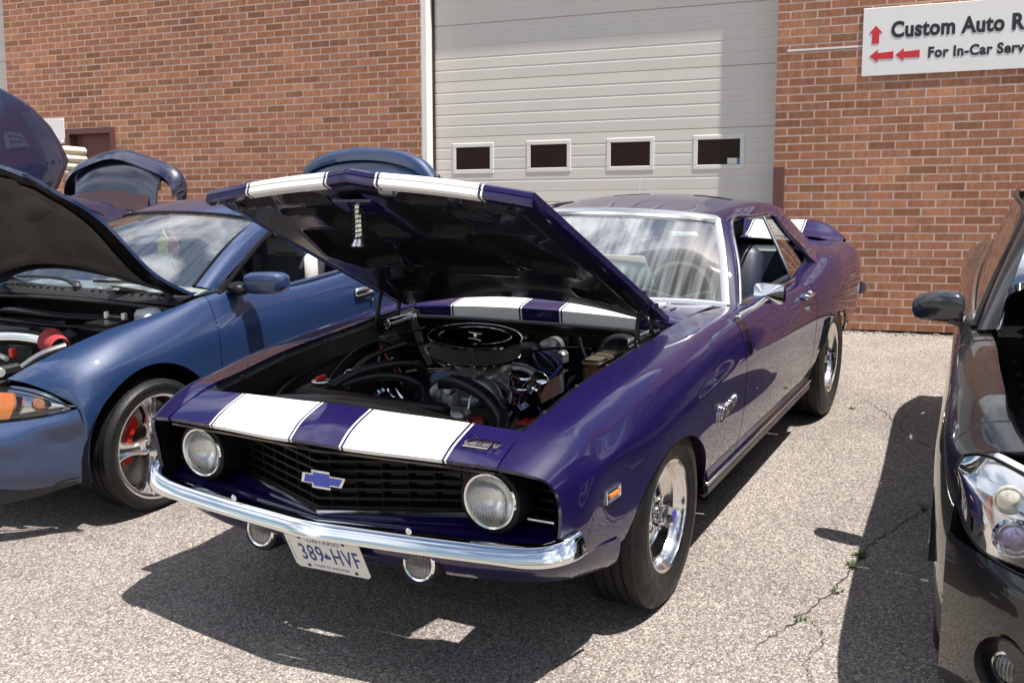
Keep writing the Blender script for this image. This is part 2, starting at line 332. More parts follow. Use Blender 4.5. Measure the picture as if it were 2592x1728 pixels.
lotline([(-1.5, 1.66), (-1.28, 1.57), (-1.068, 1.50), (-.901, 1.444), (-.757, 1.422), (-.438, 1.389), (-.088, 1.32), (.232, 1.225)], .0032, 'ground_crack', TAR, 1)
lotline([(-3.2, .98), (-2.85, 1.2), (-2.5, 1.35), (-2.1, 1.75)], .003, 'ground_crack', TAR, 2)
lotline([(-.088, 1.32), (.05, 1.42), (.2, 1.40), (.4, 1.5)], .002, 'ground_crack', TAR, 3)
# weeds in the cracks
LEAF = mat('weed_leaf', (0.055, 0.085, 0.022), .6, var=.4, vscale=50)
def weed(x, y, n, h, label, seed):
    rnd = random.Random(seed); b = MB()
    for k in range(n):
        a = rnd.uniform(0, 6.28); l = .72 * h * rnd.uniform(.5, 1.1); w = .004 * rnd.uniform(.7, 1.6); r0 = rnd.uniform(0, .022)
        c = np.array([math.cos(a), math.sin(a), 0]); q = np.array([-c[1], c[0], 0]); p0 = c * r0
        p1 = p0 + c * l * .35 + np.array([0, 0, l * .55]); p2 = p0 + c * l * .9 + np.array([0, 0, l * .6])
        b.add([p0 - q * w * .5, p0 + q * w * .5, p1 + q * w, p1 - q * w, p2], [(0, 1, 2, 3), (3, 2, 4)])
    o = b.build('weed', LEAF, smooth=0); o.matrix_world = lotpos(x, y, .002, seed); return tag(o, label, 'weed', 'weeds in the asphalt cracks')
from_px = None
WEEDS = [(-.70, 1.41, 34, .032, 'larger green weed tuft growing beside the dark car shadow'), (-.589, 1.403, 28, .030, 'weed tuft just nearer the camera than the larger tuft'),
         (-1.342, 1.575, 18, .03, 'weed tuft in the shade beside the black car'), (-.336, 1.394, 12, .022, 'tiny dry weed sprig along the faint crack'), (-2.903, .99, 16, .02, 'tiny weed tuft beside the purple car rear tyre'), (-.055, 1.319, 14, .022, 'tiny weed tuft at the near end of the crack')]
for i, w in enumerate(WEEDS): weed(*w, seed=i + 3)

# ---------------------------------------------------------------- brick walls
YW = 8.8284                                                   # wall face, world y
def gz(x, y):                                                 # height of the sloping ground in the world
    n = LOT.to_3x3() @ Vector((0, 0, 1)); o = LOT.translation; return o.z - (n.x * (x - o.x) + n.y * (y - o.y)) / n.z
def brickmat():
    m = bpy.data.materials.new('brick_clay'); m.use_nodes = True; t = m.node_tree; b = t.nodes['Principled BSDF']; L = t.links.new
    at = t.nodes.new('ShaderNodeAttribute'); at.attribute_name = 'tone'; ge = t.nodes.new('ShaderNodeNewGeometry')
    oi = t.nodes.new('ShaderNodeObjectInfo')
    rp = t.nodes.new('ShaderNodeValToRGB'); e = rp.color_ramp.elements
    e[0].position = 0; e[0].color = (.27, .125, .076, 1); e[1].position = 1; e[1].color = (.47, .215, .130, 1)
    for p, c in ((.16, (.285, .128, .080)), (.26, (.325, .145, .090)), (.5, (.36, .160, .102)), (.75, (.395, .178, .116))):
        k = rp.color_ramp.elements.new(p); k.color = (*c, 1)
    L(at.outputs['Fac'], rp.inputs[0])
    mp = t.nodes.new('ShaderNodeMapping'); mp.inputs['Scale'].default_value = (1, 1, .35); L(ge.outputs['Position'], mp.inputs[0])
    n = t.nodes.new('ShaderNodeTexNoise'); n.inputs['Scale'].default_value = 42; n.inputs['Detail'].default_value = 6; n.inputs['Roughness'].default_value = .65; L(mp.outputs[0], n.inputs['Vector'])
    mr = t.nodes.new('ShaderNodeMapRange'); mr.inputs[1].default_value = .3; mr.inputs[2].default_value = .72; mr.inputs[3].default_value = .72; mr.inputs[4].default_value = 1.25; L(n.outputs['Fac'], mr.inputs[0])
    n4 = t.nodes.new('ShaderNodeTexNoise'); n4.inputs['Scale'].default_value = .9; n4.inputs['Detail'].default_value = 4; L(ge.outputs['Position'], n4.inputs['Vector'])
    w4_ = t.nodes.new('ShaderNodeMapRange'); w4_.inputs[1].default_value = .3; w4_.inputs[2].default_value = .7; w4_.inputs[3].default_value = .80; w4_.inputs[4].default_value = 1.12; L(n4.outputs['Fac'], w4_.inputs[0])
    n2 = t.nodes.new('ShaderNodeTexNoise'); n2.inputs['Scale'].default_value = 9; n2.inputs['Detail'].default_value = 3; L(ge.outputs['Position'], n2.inputs['Vector'])
    hu = t.nodes.new('ShaderNodeMixRGB'); hu.inputs[1].default_value = (1.06, .90, .95, 1); hu.inputs[2].default_value = (.95, 1.12, .88, 1); L(n2.outputs['Fac'], hu.inputs[0])
    m1 = t.nodes.new('ShaderNodeMixRGB'); m1.blend_type = 'MULTIPLY'; m1.inputs[0].default_value = 1; L(rp.outputs[0], m1.inputs[1]); L(mr.outputs[0], m1.inputs[2])
    m2 = t.nodes.new('ShaderNodeMixRGB'); m2.blend_type = 'MULTIPLY'; m2.inputs[0].default_value = 1; L(m1.outputs[0], m2.inputs[1]); L(hu.outputs[0], m2.inputs[2])
    m3 = t.nodes.new('ShaderNodeMixRGB'); m3.blend_type = 'MULTIPLY'; m3.inputs[0].default_value = 1; L(m2.outputs[0], m3.inputs[1]); L(w4_.outputs[0], m3.inputs[2])
    L(m3.outputs[0], b.inputs['Base Color']); b.inputs['Roughness'].default_value = .85; b.inputs['Specular IOR Level'].default_value = .25
    bp = t.nodes.new('ShaderNodeBump'); bp.inputs['Strength'].default_value = .35; bp.inputs['Distance'].default_value = .003; L(n.outputs['Fac'], bp.inputs['Height']); L(bp.outputs[0], b.inputs['Normal'])
    return m
BRICK = brickmat()
MORTAR = mat('mortar', (.55, .40, .345), .9, var=.18, vscale=14, bump=.4, bscale=220)
BL, BH, JT = .2037, .0577, .0095                             # brick length, height, joint
CO = BH + JT; BP = BL + JT
rb = random.Random(11)
def tone():
    k = rb.random()
    return rb.uniform(0, .25) if k < .12 else rb.uniform(.25, 1)
BMESH = {}
def brickmesh(w, tn):
    """one brick: its face proud of the mortar, arrises eased; shared by bricks of the same length and tone"""
    key = (round(w, 3), round(tn * 7)); 
    if key in BMESH: return BMESH[key]
    h, d, e = BH, .012, .0022; V = [(0, 0, 0), (w, 0, 0), (w, 0, h), (0, 0, h), (0, -d + e, 0), (w, -d + e, 0), (w, -d + e, h), (0, -d + e, h), (e, -d, e), (w - e, -d, e), (w - e, -d, h - e), (e, -d, h - e)]
    F = [(0, 1, 5, 4), (1, 2, 6, 5), (2, 3, 7, 6), (3, 0, 4, 7), (4, 5, 9, 8), (5, 6, 10, 9), (6, 7, 11, 10), (7, 4, 8, 11), (8, 9, 10, 11)]
    me = bpy.data.meshes.new('brick'); me.from_pydata(V, [], F); a = me.attributes.new('tone', 'FLOAT', 'FACE'); a.data.foreach_set('value', [round(tn * 7) / 7] * 9); me.materials.append(BRICK)
    BMESH[key] = me; return me
def visible(x, z):
    P = np.array([x, YW, z - 1.685]); c = np.array([P @ _r, P @ _d, P @ _f]); u = 1296 + 2546.18 * c[0] / c[2]; v = 864 + 2546.18 * c[1] / c[2]
    return -30 < u < 2620 and -20 < v < 1728, (u, v)
def brick_wall(x0, x1, z0, z1, label, hidden, holes=(), yoff=0.0, nbig=300):
    root = thing('brick_wall', label, 'wall', Matrix.Translation((x0, YW + yoff, z0)))
    xs = [x0]; 
    m = MB(); zc = z0
    def rect(a, b, c, d): m.box(((a + b) / 2 - x0, .10 - .0062, (c + d) / 2 - z0), (b - a, .20, d - c))
    if holes:
        hx0, hx1, hz1 = holes; rect(x0, hx0, z0, z1); rect(hx1, x1, z0, hz1); rect(hx0, x1, hz1, z1)
    else: rect(x0, x1, z0, z1)
    m.build('mortar_bed', MORTAR, root, smooth=0)
    cand = []
    n = int((z1 - z0) / CO)
    for k in range(n):
        z = z0 + k * CO; x = x0 + (0 if k % 2 else -BP / 2)
        while x < x1 - .03:
            a, b = max(x, x0), min(x + BL, x1)
            segs = [(a, b)]
            if holes and z + BH > z0 and z < holes[2]:
                segs = [s for s in ((a, min(b, holes[0])), (max(a, holes[1]), b)) if s[1] - s[0] > .03]
            for s in segs:
                if s[1] - s[0] > .03: cand.append((s[0], s[1] - s[0], z))
            x += BP
    sc = []
    for c in cand:
        vis, uv = visible(c[0] + c[1] / 2, c[2]); sc.append((0 if vis and not hidden(*uv) else 1, c[0] ** 2 + YW ** 2 + (c[2] - 1.685) ** 2 - c[1] * 4))
    order = sorted(range(len(cand)), key=lambda i: sc[i]); big = set(order[:nbig])
    V = []; F = []; T = []
    for i, (a, w, z) in enumerate(cand):
        tn = tone(); jx = rb.uniform(-.0012, .0012); jy = rb.uniform(-.0004, .0004)
        if i in big:
            o = bpy.data.objects.new('brick', brickmesh(w, tn)); COL.objects.link(o); o.parent = root; o.location = (a - x0 + jx, jy + .005, z - z0)
        else:
            me = brickmesh(w, tn); k = len(V); V += [(v.co.x + a - x0 + jx, v.co.y + jy + .005, v.co.z + z - z0) for v in me.vertices]; F += [tuple(q + k for q in p.vertices) for p in me.polygons]; T += [round(tn * 7) / 7] * 9
    me = bpy.data.meshes.new('brickwork'); me.from_pydata(V, [], F); at = me.attributes.new('tone', 'FLOAT', 'FACE'); at.data.foreach_set('value', T); me.materials.append(BRICK)
    o = bpy.data.objects.new('brickwork', me); COL.objects.link(o); o.parent = root; o['kind'] = 'stuff'
    return root
ZB = .82
lw = brick_wall(-9.65, -4.396, ZB, 4.8, 'long brown brick wall left of the beige garage door', lambda u, v: v > 470 or (u < 270 and v > 380), holes=(-8.80, -8.12, 2.757))
rw = brick_wall(-1.086, 11.0, ZB, 4.8, 'brown brick wall right of the garage door behind the painted sign', lambda u, v: v > 800 or u > 2592 or v < 0)
ll = brick_wall(-4.396, -1.086, 4.72, 5.5, 'brick lintel courses over the beige garage door', lambda u, v: True, nbig=0)
# efflorescence: the white caulk run beside the sign
MB().box((0, -.0015, 0), (.60, .006, .016)).build('caulk_strip', mat('white_caulk', (.75, .72, .70), .7, var=.12, vscale=40), rw, smooth=0).location = (-.705 + 1.086, -.004, 3.122 - ZB)
# rubble and dust at the foot of the right wall
g = MB(); rr = random.Random(5)
for k in range(420):
    x = rr.uniform(-1.0, 4.2); y = YW - abs(rr.gauss(0, .055)) - .015; s = rr.uniform(.006, .022)
    g.box((x, y, gz(x, y) + s * .2), (s * rr.uniform(.7, 1.6), s, s * .7), rot=rotz(rr.uniform(0, 3)))
tag(g.build('gravel', mat('loose_stone', (.34, .30, .26), .85, var=.5, vscale=9), smooth=0), 'loose stones and grit along the foot of the wall', 'gravel', kind='stuff')

# ---------------------------------------------------------------- overhead garage door
def dz(z): return 1.685 + (z - 1.685) * 1.01755
def dx(x): return x * 1.01755
YD = YW + .155
CREAM = mat('beige_door_enamel', (.68, .63, .575), .5, var=.05, vscale=3, rvar=.08)
CREAMW = mat('white_window_moulding', (.74, .72, .66), .4, var=.04, vscale=10)
PANE = mat('dark_window_pane', (.024, .010, .008), .22, spec=.22, var=.4, vscale=5)
def garage_door(x0, x1, label, wins, group):
    gd = thing('garage_door', label, 'garage door', Matrix.Translation((x0, YD, ZB)), group)
    zt = dz(3.03); step = .525; k0 = -5; w = x1 - x0
    for k in range(k0, 4):
        z0 = zt + k * step; z1 = z0 + step
        if z1 < ZB: continue
        prof = [(.008, z0 + .0008), (.001, z0 + .005)]
        for r in range(1, 5):
            c = z0 + step * r / 5; prof += [(.0, c - .012), (.0018, c - .005), (.0018, c + .004), (.0, c + .010)]
        prof += [(.001, z1 - .005), (.008, z1 - .0008)]
        P = np.array([[(xx, yy, zz - ZB) for yy, zz in prof] for xx in (0, w)])
        b = MB(); b.grid(P, ref=(w / 2, 1, z0)); b.box((w / 2, .035, (z0 + z1) / 2 - ZB), (w, .028, step - .004))
        b.build('door_panel', CREAM, gd, smooth=0)
    for a, b_, c, d in wins:
        f = MB(); t = .040
        for (p, q, r, s) in ((a, b_, d - t, d), (a, b_, c, c + t), (a, a + t, c + t, d - t), (b_ - t, b_, c + t, d - t)):
            f.box(((p + q) / 2 - x0, .008, (r + s) / 2 - ZB), (q - p, .026, s - r), bev=.004)
        wf = f.build('window', CREAMW, gd, smooth=30)
        MB().box(((a + b_) / 2 - x0, .0, (c + d) / 2 - ZB), (b_ - a - 2 * t, .004, d - c - 2 * t)).build('pane', PANE, wf, smooth=0)
    return gd
WN = [(dx(-4.072), dx(-3.648), dz(2.171), dz(2.456)), (dx(-3.32), dx(-2.89), dz(2.172), dz(2.459)), (dx(-2.554), dx(-2.118), dz(2.169), dz(2.457)), (dx(-1.774), dx(-1.334), dz(2.165), dz(2.457))]
gd = garage_door(-4.396, -1.02, 'tall beige ribbed garage door with four small windows behind the purple car', WN, 'overhead garage doors')
a, b_, c, d = WN[3]
st = MB().box((b_ - .105 + 4.396, -.0035, c + .068 - ZB), (.082, .002, .05), mi=0).box((b_ - .055 + 4.396 + .004, -.0035, c + .068 - ZB), (.018, .002, .05), mi=1)
st.build('window_sticker', [mat('cream_sticker', (.78, .74, .60), .5, var=.2, vscale=120), mat('blue_sticker', (.10, .16, .42), .5, var=.8, vscale=160)], gd, smooth=0)
MB().box((.030, -.0775, 2.0), (.052, .1552, 4.1)).build('door_jamb', mat('white_jamb', (.80, .79, .76), .4, var=.03), gd, smooth=0)
MB().box((.066, -.012, 2.0), (.018, .03, 4.1)).build('door_seal', PLASTIC, gd, smooth=0)
gd2 = garage_door(-13.2, -9.65, 'beige garage door at the far left edge of the building', [], 'overhead garage doors')
MB().box((1.78, -.02, dz(4.28) - ZB + .3), (3.5, .06, .62)).build('door_header', mat('dark_red_trim', (.10, .02, .02), .5), gd2, smooth=0)
# brown steel guard on the wall corner
BROWN = mat('brown_steel_paint', (.115, .045, .040), .5, var=.12, vscale=20, rvar=.1)
cgz = gz(-1.04, YW)
cg = MB(); cg.box((0, -.016, (2.175 - cgz) / 2), (.092, .03, 2.175 - cgz), bev=.004); cg.box((-.035, .06, (2.175 - cgz) / 2), (.022, .13, 2.175 - cgz), bev=.004)
tag(cg.build('corner_guard', BROWN, smooth=30), 'brown steel corner guard at the right edge of the garage door', 'corner guard').matrix_world = Matrix.Translation((-1.04, YW - .008, cgz))
# brown service door in the left wall
sd = thing('service_door', 'brown steel service door in the brick wall at left', 'door', Matrix.Translation((-8.80, YW, ZB)))
h = 2.757 - ZB
f = MB(); f.box((.025, .05, h / 2), (.05, .17, h)); f.box((.655, .05, h / 2), (.05, .17, h)); f.box((.34, .05, h - .03), (.58, .17, .06)); f.build('door_frame', BROWN, sd, smooth=0)
lf = MB(); lf.box((.34, .10, (h - .06) / 2), (.578, .045, h - .065)); leaf = lf.build('door_leaf', mat('brown_door_paint', (.16, .062, .055), .55, var=.1, vscale=10), sd, smooth=0)
MB().tube([(.57, .077, .98), (.57, .03, .98), (.47, .03, .98)], .011, 10).build('handle', CHROME_D, leaf)
# ---------------------------------------------------------------- signs
SIGNW = mat('white_sign_enamel', (.80, .78, .77), .4, var=.05, vscale=6); SIGNR = mat('red_sign_vinyl', (.60, .028, .035), .4, var=.06, vscale=30); SIGNK = mat('black_sign_vinyl', (.018, .018, .028), .4, var=.1)
def signboard(): 
    r = thing('wall_sign', 'white sign with red arrows reading Custom Auto on the right brick wall', 'sign', Matrix.Translation((-.413, YW - .0135, 2.88)))
    bd = MB().box((1.2, 0, .2665), (2.4, .012, .533), bev=.003); board = bd.build('sign_board', SIGNW, r, smooth=0)
    TX = Matrix.Rotation(R(90), 4, 'X')
    def txt(s, x, z, size, **k): textmesh('lettering', s, size, SIGNK, r, Matrix.Translation((x, -.0075, z)) @ TX, .0006, **k)
    txt('Custom Auto Repair', .213, .296, .168, bold=.0066, sx=.83, spacing=1.06)
    txt('For In-Car Service', .492, .123, .110, bold=.0042, sx=.90, spacing=1.08)
    def arrow(pts): MB().prism(pts, 'y', -.0068, -.0083).build('red_arrow', SIGNR, r, smooth=0)
    arrow([(.072, .252), (.126, .252), (.126, .335), (.150, .335), (.099, .392), (.048, .335), (.072, .335)])
    for x in (.058, .253): arrow([(x, .155), (x + .062, .205), (x + .062, .177), (x + .180, .185), (x + .180, .128), (x + .062, .130), (x + .062, .105)])
    return r
signboard()
os_ = thing('office_sign', 'small white sign on the brick wall beside the brown service door', 'sign', Matrix.Translation((-9.42, YW - .008, 2.603)))
MB().box((.293, 0, .14), (.587, .008, .28), bev=.002).build('sign_board', SIGNW, os_, smooth=0)
textmesh('lettering', 'OFFICE', .105, mat('faded_red_print', (.62, .30, .30), .5), os_, Matrix.Translation((.12, -.005, .10)) @ Matrix.Rotation(R(90), 4, 'X'), .0004, sx=.9)
for x, z in ((.565, .255), (.565, .025)): MB().lathe([(.006, -.0045), (.004, -.008), (0, -.008)], (x, 0, z), 'y', 12).build('screw', CHROME_D, os_)
# ridged cream box on a pale post beside the service door
cb = thing('ridged_box', 'cream ridged plastic box on a pale post beside the brown door', 'box', Matrix.Translation((-8.24, YW - .55, gz(-8.24, YW - .55))))
zz0 = 1.40
b = MB()
for k, (w, hh) in enumerate(((.44, .085), (.45, .08), (.45, .075), (.40, .045))): b.box((-.10, 0, zz0 + .235 - k * .082 + (.0 if k < 3 else .02)), (w, .30, hh), bev=.028)
b.build('box_body', mat('cream_plastic', (.68, .62, .50), .5, var=.06, vscale=8), cb, smooth=50)
MB().box((-.02, .02, .68), (.07, .085, 1.36), bev=.006).build('post', mat('pale_post_paint', (.66, .64, .58), .5, var=.1), cb, smooth=30)
# ---------------------------------------------------------------- shared car builders
class Net:
    """body side as a spline net: stations along the car, anchor lines from the top edge down to the sill (left side, y > 0)"""
    def __init__(s, st):
        s.P = np.array([k for k in st], float); s.u = -s.P[:, 4 if len(s.P[0]) == 7 else 6, 0].copy(); s.u = np.maximum.accumulate(s.u)
        d = np.linalg.norm(np.diff(s.P, axis=1), axis=2).mean(0); s.v = np.r_[0, np.cumsum(d)]; s.v /= s.v[-1]
    def sec(s, u, n=240):
        A = nspl(s.u, s.P.reshape(len(s.u), -1), [u])[0].reshape(-1, 3); return nspl(s.v, A, np.linspace(0, 1, n))
    def at(s, x, z):
        """point of the side at (x, z) on the lower flank"""
        q = s.sec(-x); i = np.argmin(np.abs(q[:, 2] - z) + (np.arange(len(q)) < 40) * 9); return q[i]
def panel(net, u0, u1, nu, nv, arches=(), v0=0.0, v1=1.0):
    us = list(np.linspace(u0, u1, nu))
    for xc, zc, a, b in arches:
        us += [-(xc + a * math.cos(t)) for t in np.linspace(0, math.pi, 41)]
        us += [-(xc + a * 1.0006), -(xc - a * 1.0006)]
    us = sorted(u for u in set(us) if u0 <= u <= u1); out = []
    for u in us:
        q = net.sec(u); n = len(q); i0 = v0 * (n - 1); i1 = v1 * (n - 1); x = -u
        for xc, zc, a, b in arches:
            d = abs(x - xc)
            if d < a * 1.0001:
                zc2 = zc + b * math.sqrt(max(0, 1 - (d / a) ** 2)); k = [i for i in range(60, n) if q[i, 2] < zc2]
                if k:
                    i = k[0]; f = (q[i - 1, 2] - zc2) / (q[i - 1, 2] - q[i, 2] + 1e-9); i1 = min(i1, i - 1 + f)
        t = np.linspace(i0, i1, nv); out.append(np.stack([np.interp(t, np.arange(n), q[:, c]) for c in range(3)], 1))
    return np.array(out)
def side_panels(net, root, m, parts, both=True):
    """parts: (name, u0, u1, nu, arches, v1); builds each left and right panel as its own part; returns the left ones"""
    res = {}
    for name, u0, u1, nu, ar, v1 in parts:
        P = panel(net, u0, u1, nu, 26, ar, 0, v1)
        for mir in ((False, True) if both else (False,)):
            b = MB(); b.grid(P, fold=.014, ref=(P[..., 0].mean(), 0, P[..., 2].mean())); o = b.build(name, m, root, smooth=60, mirror=mir)
            res.setdefault(name, []).append(o)
    return res
def wheel(root, c, side, rt, rr, w, kind, name='wheel', steer=0.0):
    """wheel at c (centre of the tyre); side=+1 faces +y; tyre and rim are children of the wheel part"""
    f = side
    hw = w / 2; sh = rt - rr
    prof = [(rr - .004, -hw * .86), (rr + sh * .25, -hw * .99), (rr + sh * .5, -hw * 1.02), (rr + sh * .8, -hw * .96), (rt - .012, -hw * .86)]
    ng = 4 if kind != 'five' else 3
    ys = np.linspace(-hw * .80, hw * .80, ng * 2 + 2 + ng)  # ribs and grooves
    xs = np.linspace(-hw * .80, hw * .80, ng + 2); gw = .0045
    prof += [(rt - .002, -hw * .80)]
    for k in range(1, ng + 1): prof += [(rt, xs[k] - gw - .001), (rt - .007, xs[k] - gw), (rt - .007, xs[k] + gw), (rt, xs[k] + gw + .001)]
    prof += [(rt - .002, hw * .80), (rt - .012, hw * .86), (rt - .020, hw * .93), (rr + sh * .62, hw * 1.0), (rr + sh * .45, hw * 1.015), (rr + sh * .40, hw * 1.02), (rr + sh * .38, hw * 1.005), (rr + sh * .18, hw * .985), (rr + .004, hw * .93), (rr - .004, hw * .86)]
    T = MB(); prof2 = [(r, h * f) for r, h in prof]; T.lathe(prof2, (0, 0, 0), 'y', 88)
    # shoulder blocks: real notches would cost thousands of faces, short sipes ring both shoulders instead
    n = 60
    for k in range(n):
        a = 2 * math.pi * k / n
        for s_ in (-1, 1):
            c0 = np.array([math.sin(a), 0, math.cos(a)]); t0 = np.array([math.cos(a), 0, -math.sin(a)])
            p = c0 * (rt - .0005) + np.array([0, s_ * hw * .66, 0]); q = c0 * (rt - .012) + np.array([0, s_ * hw * .87, 0])
            T.add([p - t0 * .0022 + c0 * .0012, p + t0 * .0022 + c0 * .0012, q + t0 * .0022 + c0 * .0012, q - t0 * .0022 + c0 * .0012], [(0, 1, 2, 3)], 1)
    M_ = Matrix.Translation(c) @ Matrix.Rotation(steer, 4, 'Z')
    Rm = MB(); o = hw * .90 * f      # outer face of the rim
    if kind == 'steel':
        Rm.lathe([(rr + .001, o * .92), (rr + .006, o), (rr + .003, o + .004 * f), (rr - .006, o + .001 * f), (rr - .010, o - .008 * f), (rr - .018, o - .014 * f), (rr - .022, o - .030 * f), (rr - .028, o - .044 * f), (rr - .044, o - .050 * f), (rr - .050, o - .058 * f), (rr - .072, o - .064 * f), (rr - .078, o - .072 * f), (rr - .080, o - .10 * f), (rr - .06, -o * .6), (rr - .03, -o * .9)], (0, 0, 0), 'y', 72)
        b0 = o - .070 * f
        for k in range(5):                                     # five spokes with open slots between them
            a0 = 2 * math.pi * k / 5 + .3; V = []; F = []; na = 9; rs = [.040, .062, .085, .105, rr - .076]; ws = [.64, .56, .48, .50, .60]; hs = [.016, .020, .012, .004, -.004]
            for r, wv, hh in zip(rs, ws, hs):
                for j in range(na):
                    t = j / (na - 1) * 2 - 1; a = a0 + t * wv; e = (1 - t * t) * .012 - .006
                    V.append((r * math.sin(a), b0 + f * (hh + e), r * math.cos(a)))
            for i in range(len(rs) - 1):
                for j in range(na - 1): F.append((i * na + j, i * na + j + 1, (i + 1) * na + j + 1, (i + 1) * na + j))
            Rm.add(V, F)
        Rm.lathe([(.060, b0 - .004 * f), (.056, b0 + .018 * f), (.046, b0 + .024 * f)], (0, 0, 0), 'y', 32)
    elif kind == 'five':
        Rm.lathe([(rr + .001, o * .9), (rr + .007, o), (rr + .004, o + .004 * f), (rr - .010, o + .004 * f), (rr - .020, o - .001 * f), (rr - .024, o - .010 * f), (rr - .025, o - .03 * f), (rr - .026, -o * .7), (rr - .01, -o * .9)], (0, 0, 0), 'y', 72)
        for k in range(5):                                     # split five-spoke
            a0 = 2 * math.pi * k / 5 + .18
            def sp(r, t): return np.array([r * math.sin(a0) + t * math.cos(a0), 0, r * math.cos(a0) - t * math.sin(a0)])
            for t0, t1, top in ((-1, -.42, 1), (.42, 1, 1), (-.42, .42, 0)):
                V = []; F = []
                for r, wv, dep in ((.034, .046, .028), (.075, .040, .020), (.12, .031, .011), (.165, .029, .005), (rr - .036, .040, .002), (rr - .012, .062, .003)):
                    y0 = o - f * (dep + (0 if top else .016))
                    p, q = sp(r, t0 * wv), sp(r, t1 * wv); p[1] = q[1] = y0; m_ = (p + q) / 2; m_[1] = y0 + (f * .006 if top else -f * .004); pb, qb = p.copy(), q.copy(); pb[1] = qb[1] = y0 - f * .03; V += [pb, p, m_, q, qb]
                for i in range(5):
                    for j in range(4): F.append((i * 5 + j, i * 5 + j + 1, (i + 1) * 5 + j + 1, (i + 1) * 5 + j))
                Rm.add(V, F)
        Rm.lathe([(.062, o - .05 * f), (.060, o - .026 * f), (.052, o - .022 * f), (.034, o - .020 * f), (.031, o - .030 * f), (.0, o - .030 * f)], (0, 0, 0), 'y', 40)
        for k in range(5):
            a = 2 * math.pi * k / 5 + .18 + .63; Rm.lathe([(.010, o - .03 * f), (.009, o - .018 * f), (0, o - .017 * f)], (.046 * math.sin(a), 0, .046 * math.cos(a)), 'y', 6)
    T_ = T.build('tyre', [RUBBER, HOSE], None, smooth=35); Ri = Rm.build('rim', mat('bright_chrome_alloy', (.88, .88, .88), .17, 1.0, rvar=.05, vscale=15) if kind == 'five' else mat('polished_alloy', (.80, .79, .77), .13, 1.0, rvar=.05, vscale=20), None, smooth=40)
    wh = MB(); wh.lathe([(0, o - .095 * f), (rr - .045, o - .095 * f), (rr - .045, o - .13 * f), (0, o - .13 * f)], (0, 0, 0), 'y', 48)
    Wo = wh.build(name, IRON if kind == 'steel' else mat('brake_disc_steel', (.22, .20, .19), .38, .9, var=.4, vscale=30), root, smooth=30)
    Wo.matrix_local = M_
    T_.parent = Wo; Ri.parent = Wo
    return Wo, o
def pane(name, P, m, root, th=.0, smooth=60): return MB().grid(P).build(name, m, root, smooth=smooth)
def bilin(a, b, c, d, nu, nv, crown=(0, 0, 0), bow=0):
    """patch between edges a->b and c->d with an outward crown"""
    a, b, c, d = [np.asarray(k, float) for k in (a, b, c, d)]; P = np.zeros((nu, nv, 3)); cr = np.asarray(crown, float)
    for i, s in enumerate(np.linspace(0, 1, nu)):
        for j, t in enumerate(np.linspace(0, 1, nv)):
            P[i, j] = (a * (1 - s) + b * s) * (1 - t) + (c * (1 - s) + d * s) * t + cr * (1 - (2 * s - 1) ** 2) * (1 if not bow else (1 - (2 * t - 1) ** 2))
    return P
def loft(rows, nu, nv):
    """spline surface through rows of points"""
    rows = [curve(r, nv) for r in rows]; A = np.array(rows); d = np.r_[0, np.cumsum(np.linalg.norm(np.diff(A, axis=0), axis=2).mean(1))]
    return nspl(d, A.reshape(len(rows), -1), np.linspace(0, d[-1], nu)).reshape(nu, nv, 3)
def sym(half): return [(x, -y, z) for x, y, z in reversed(half) if y > 1e-6] + list(half)
def seat(root, x, y, z, m, w=.5, head=True, name='seat', hs=1.0):
    b = MB(); b.box((x + .12, y, z), (.52, w, .16), bev=.05); b.box((x - .17, y, z + .31 * hs), (.13, w * .94, .60 * hs), rot=roty(-.26), bev=.055); o = b.build(name, m, root, smooth=50)
    if head:
        h = MB(); h.box((x - .275, y, z + .70 * hs), (.09, .26, .17), rot=roty(-.2), bev=.04); h.build('headrest', m, o, smooth=50)
    return o
def steering(root, c, r, tilt, m, name='steering_wheel'):
    b = MB(); a = np.linspace(0, 2 * np.pi, 49); ct, s_ = math.cos(tilt), math.sin(tilt)
    pts = [(c[0] + r * math.sin(t) * -s_, c[1] + r * math.cos(t), c[2] + r * math.sin(t) * ct) for t in a]; b.tube(pts, .011, 8, cap=False)
    for t in (0.25, math.pi - .25, -math.pi / 2): b.tube([c, (c[0] - r * math.sin(t) * s_, c[1] + r * math.cos(t), c[2] + r * math.sin(t) * ct)], .010, 6)
    b.tube([c, (c[0] + .28 * ct, c[1], c[2] - .28 * s_)], .022, 8); return b.build(name, m, root)
# ---------------------------------------------------------------- the purple muscle car
PARGS = dict(rough=.50, metal=.0, spec=.2, coat=1.0, cior=1.6, coat_rough=.008, var=.06, vscale=4)
PURPLE = mat('purple_paint', (.0052, .0017, .052), **PARGS); flake(PURPLE, .25, 1600)
BANDS = [(.108, .452), (.093, .0995), (.461, .467)]
STRIPE = stripes('purple_paint_with_white_stripes', (.0052, .0017, .052), PARGS, BANDS, yoff=.018)
def CT(x, zt, zs, ya, yc, ye, yf, yg, zg):
    w, h = yc - ya, zt - zs
    return [(x, ya, zt), (x, ya + .5 * w, zt - .08 * h), (x, ya + .86 * w, zt - .40 * h), (x, yc, zs), (x, yc + .016, zs - .032), (x, yc + .66 * (ye - yc) + .010, .5 * zs + .5 * .64), (x, ye, .645), (x, ye - .003, .600), (x, yf, .47), (x, yg, zg)]
car = thing('muscle_car', 'purple coupe with two white stripes and its hood propped open', 'car', LOT.copy())
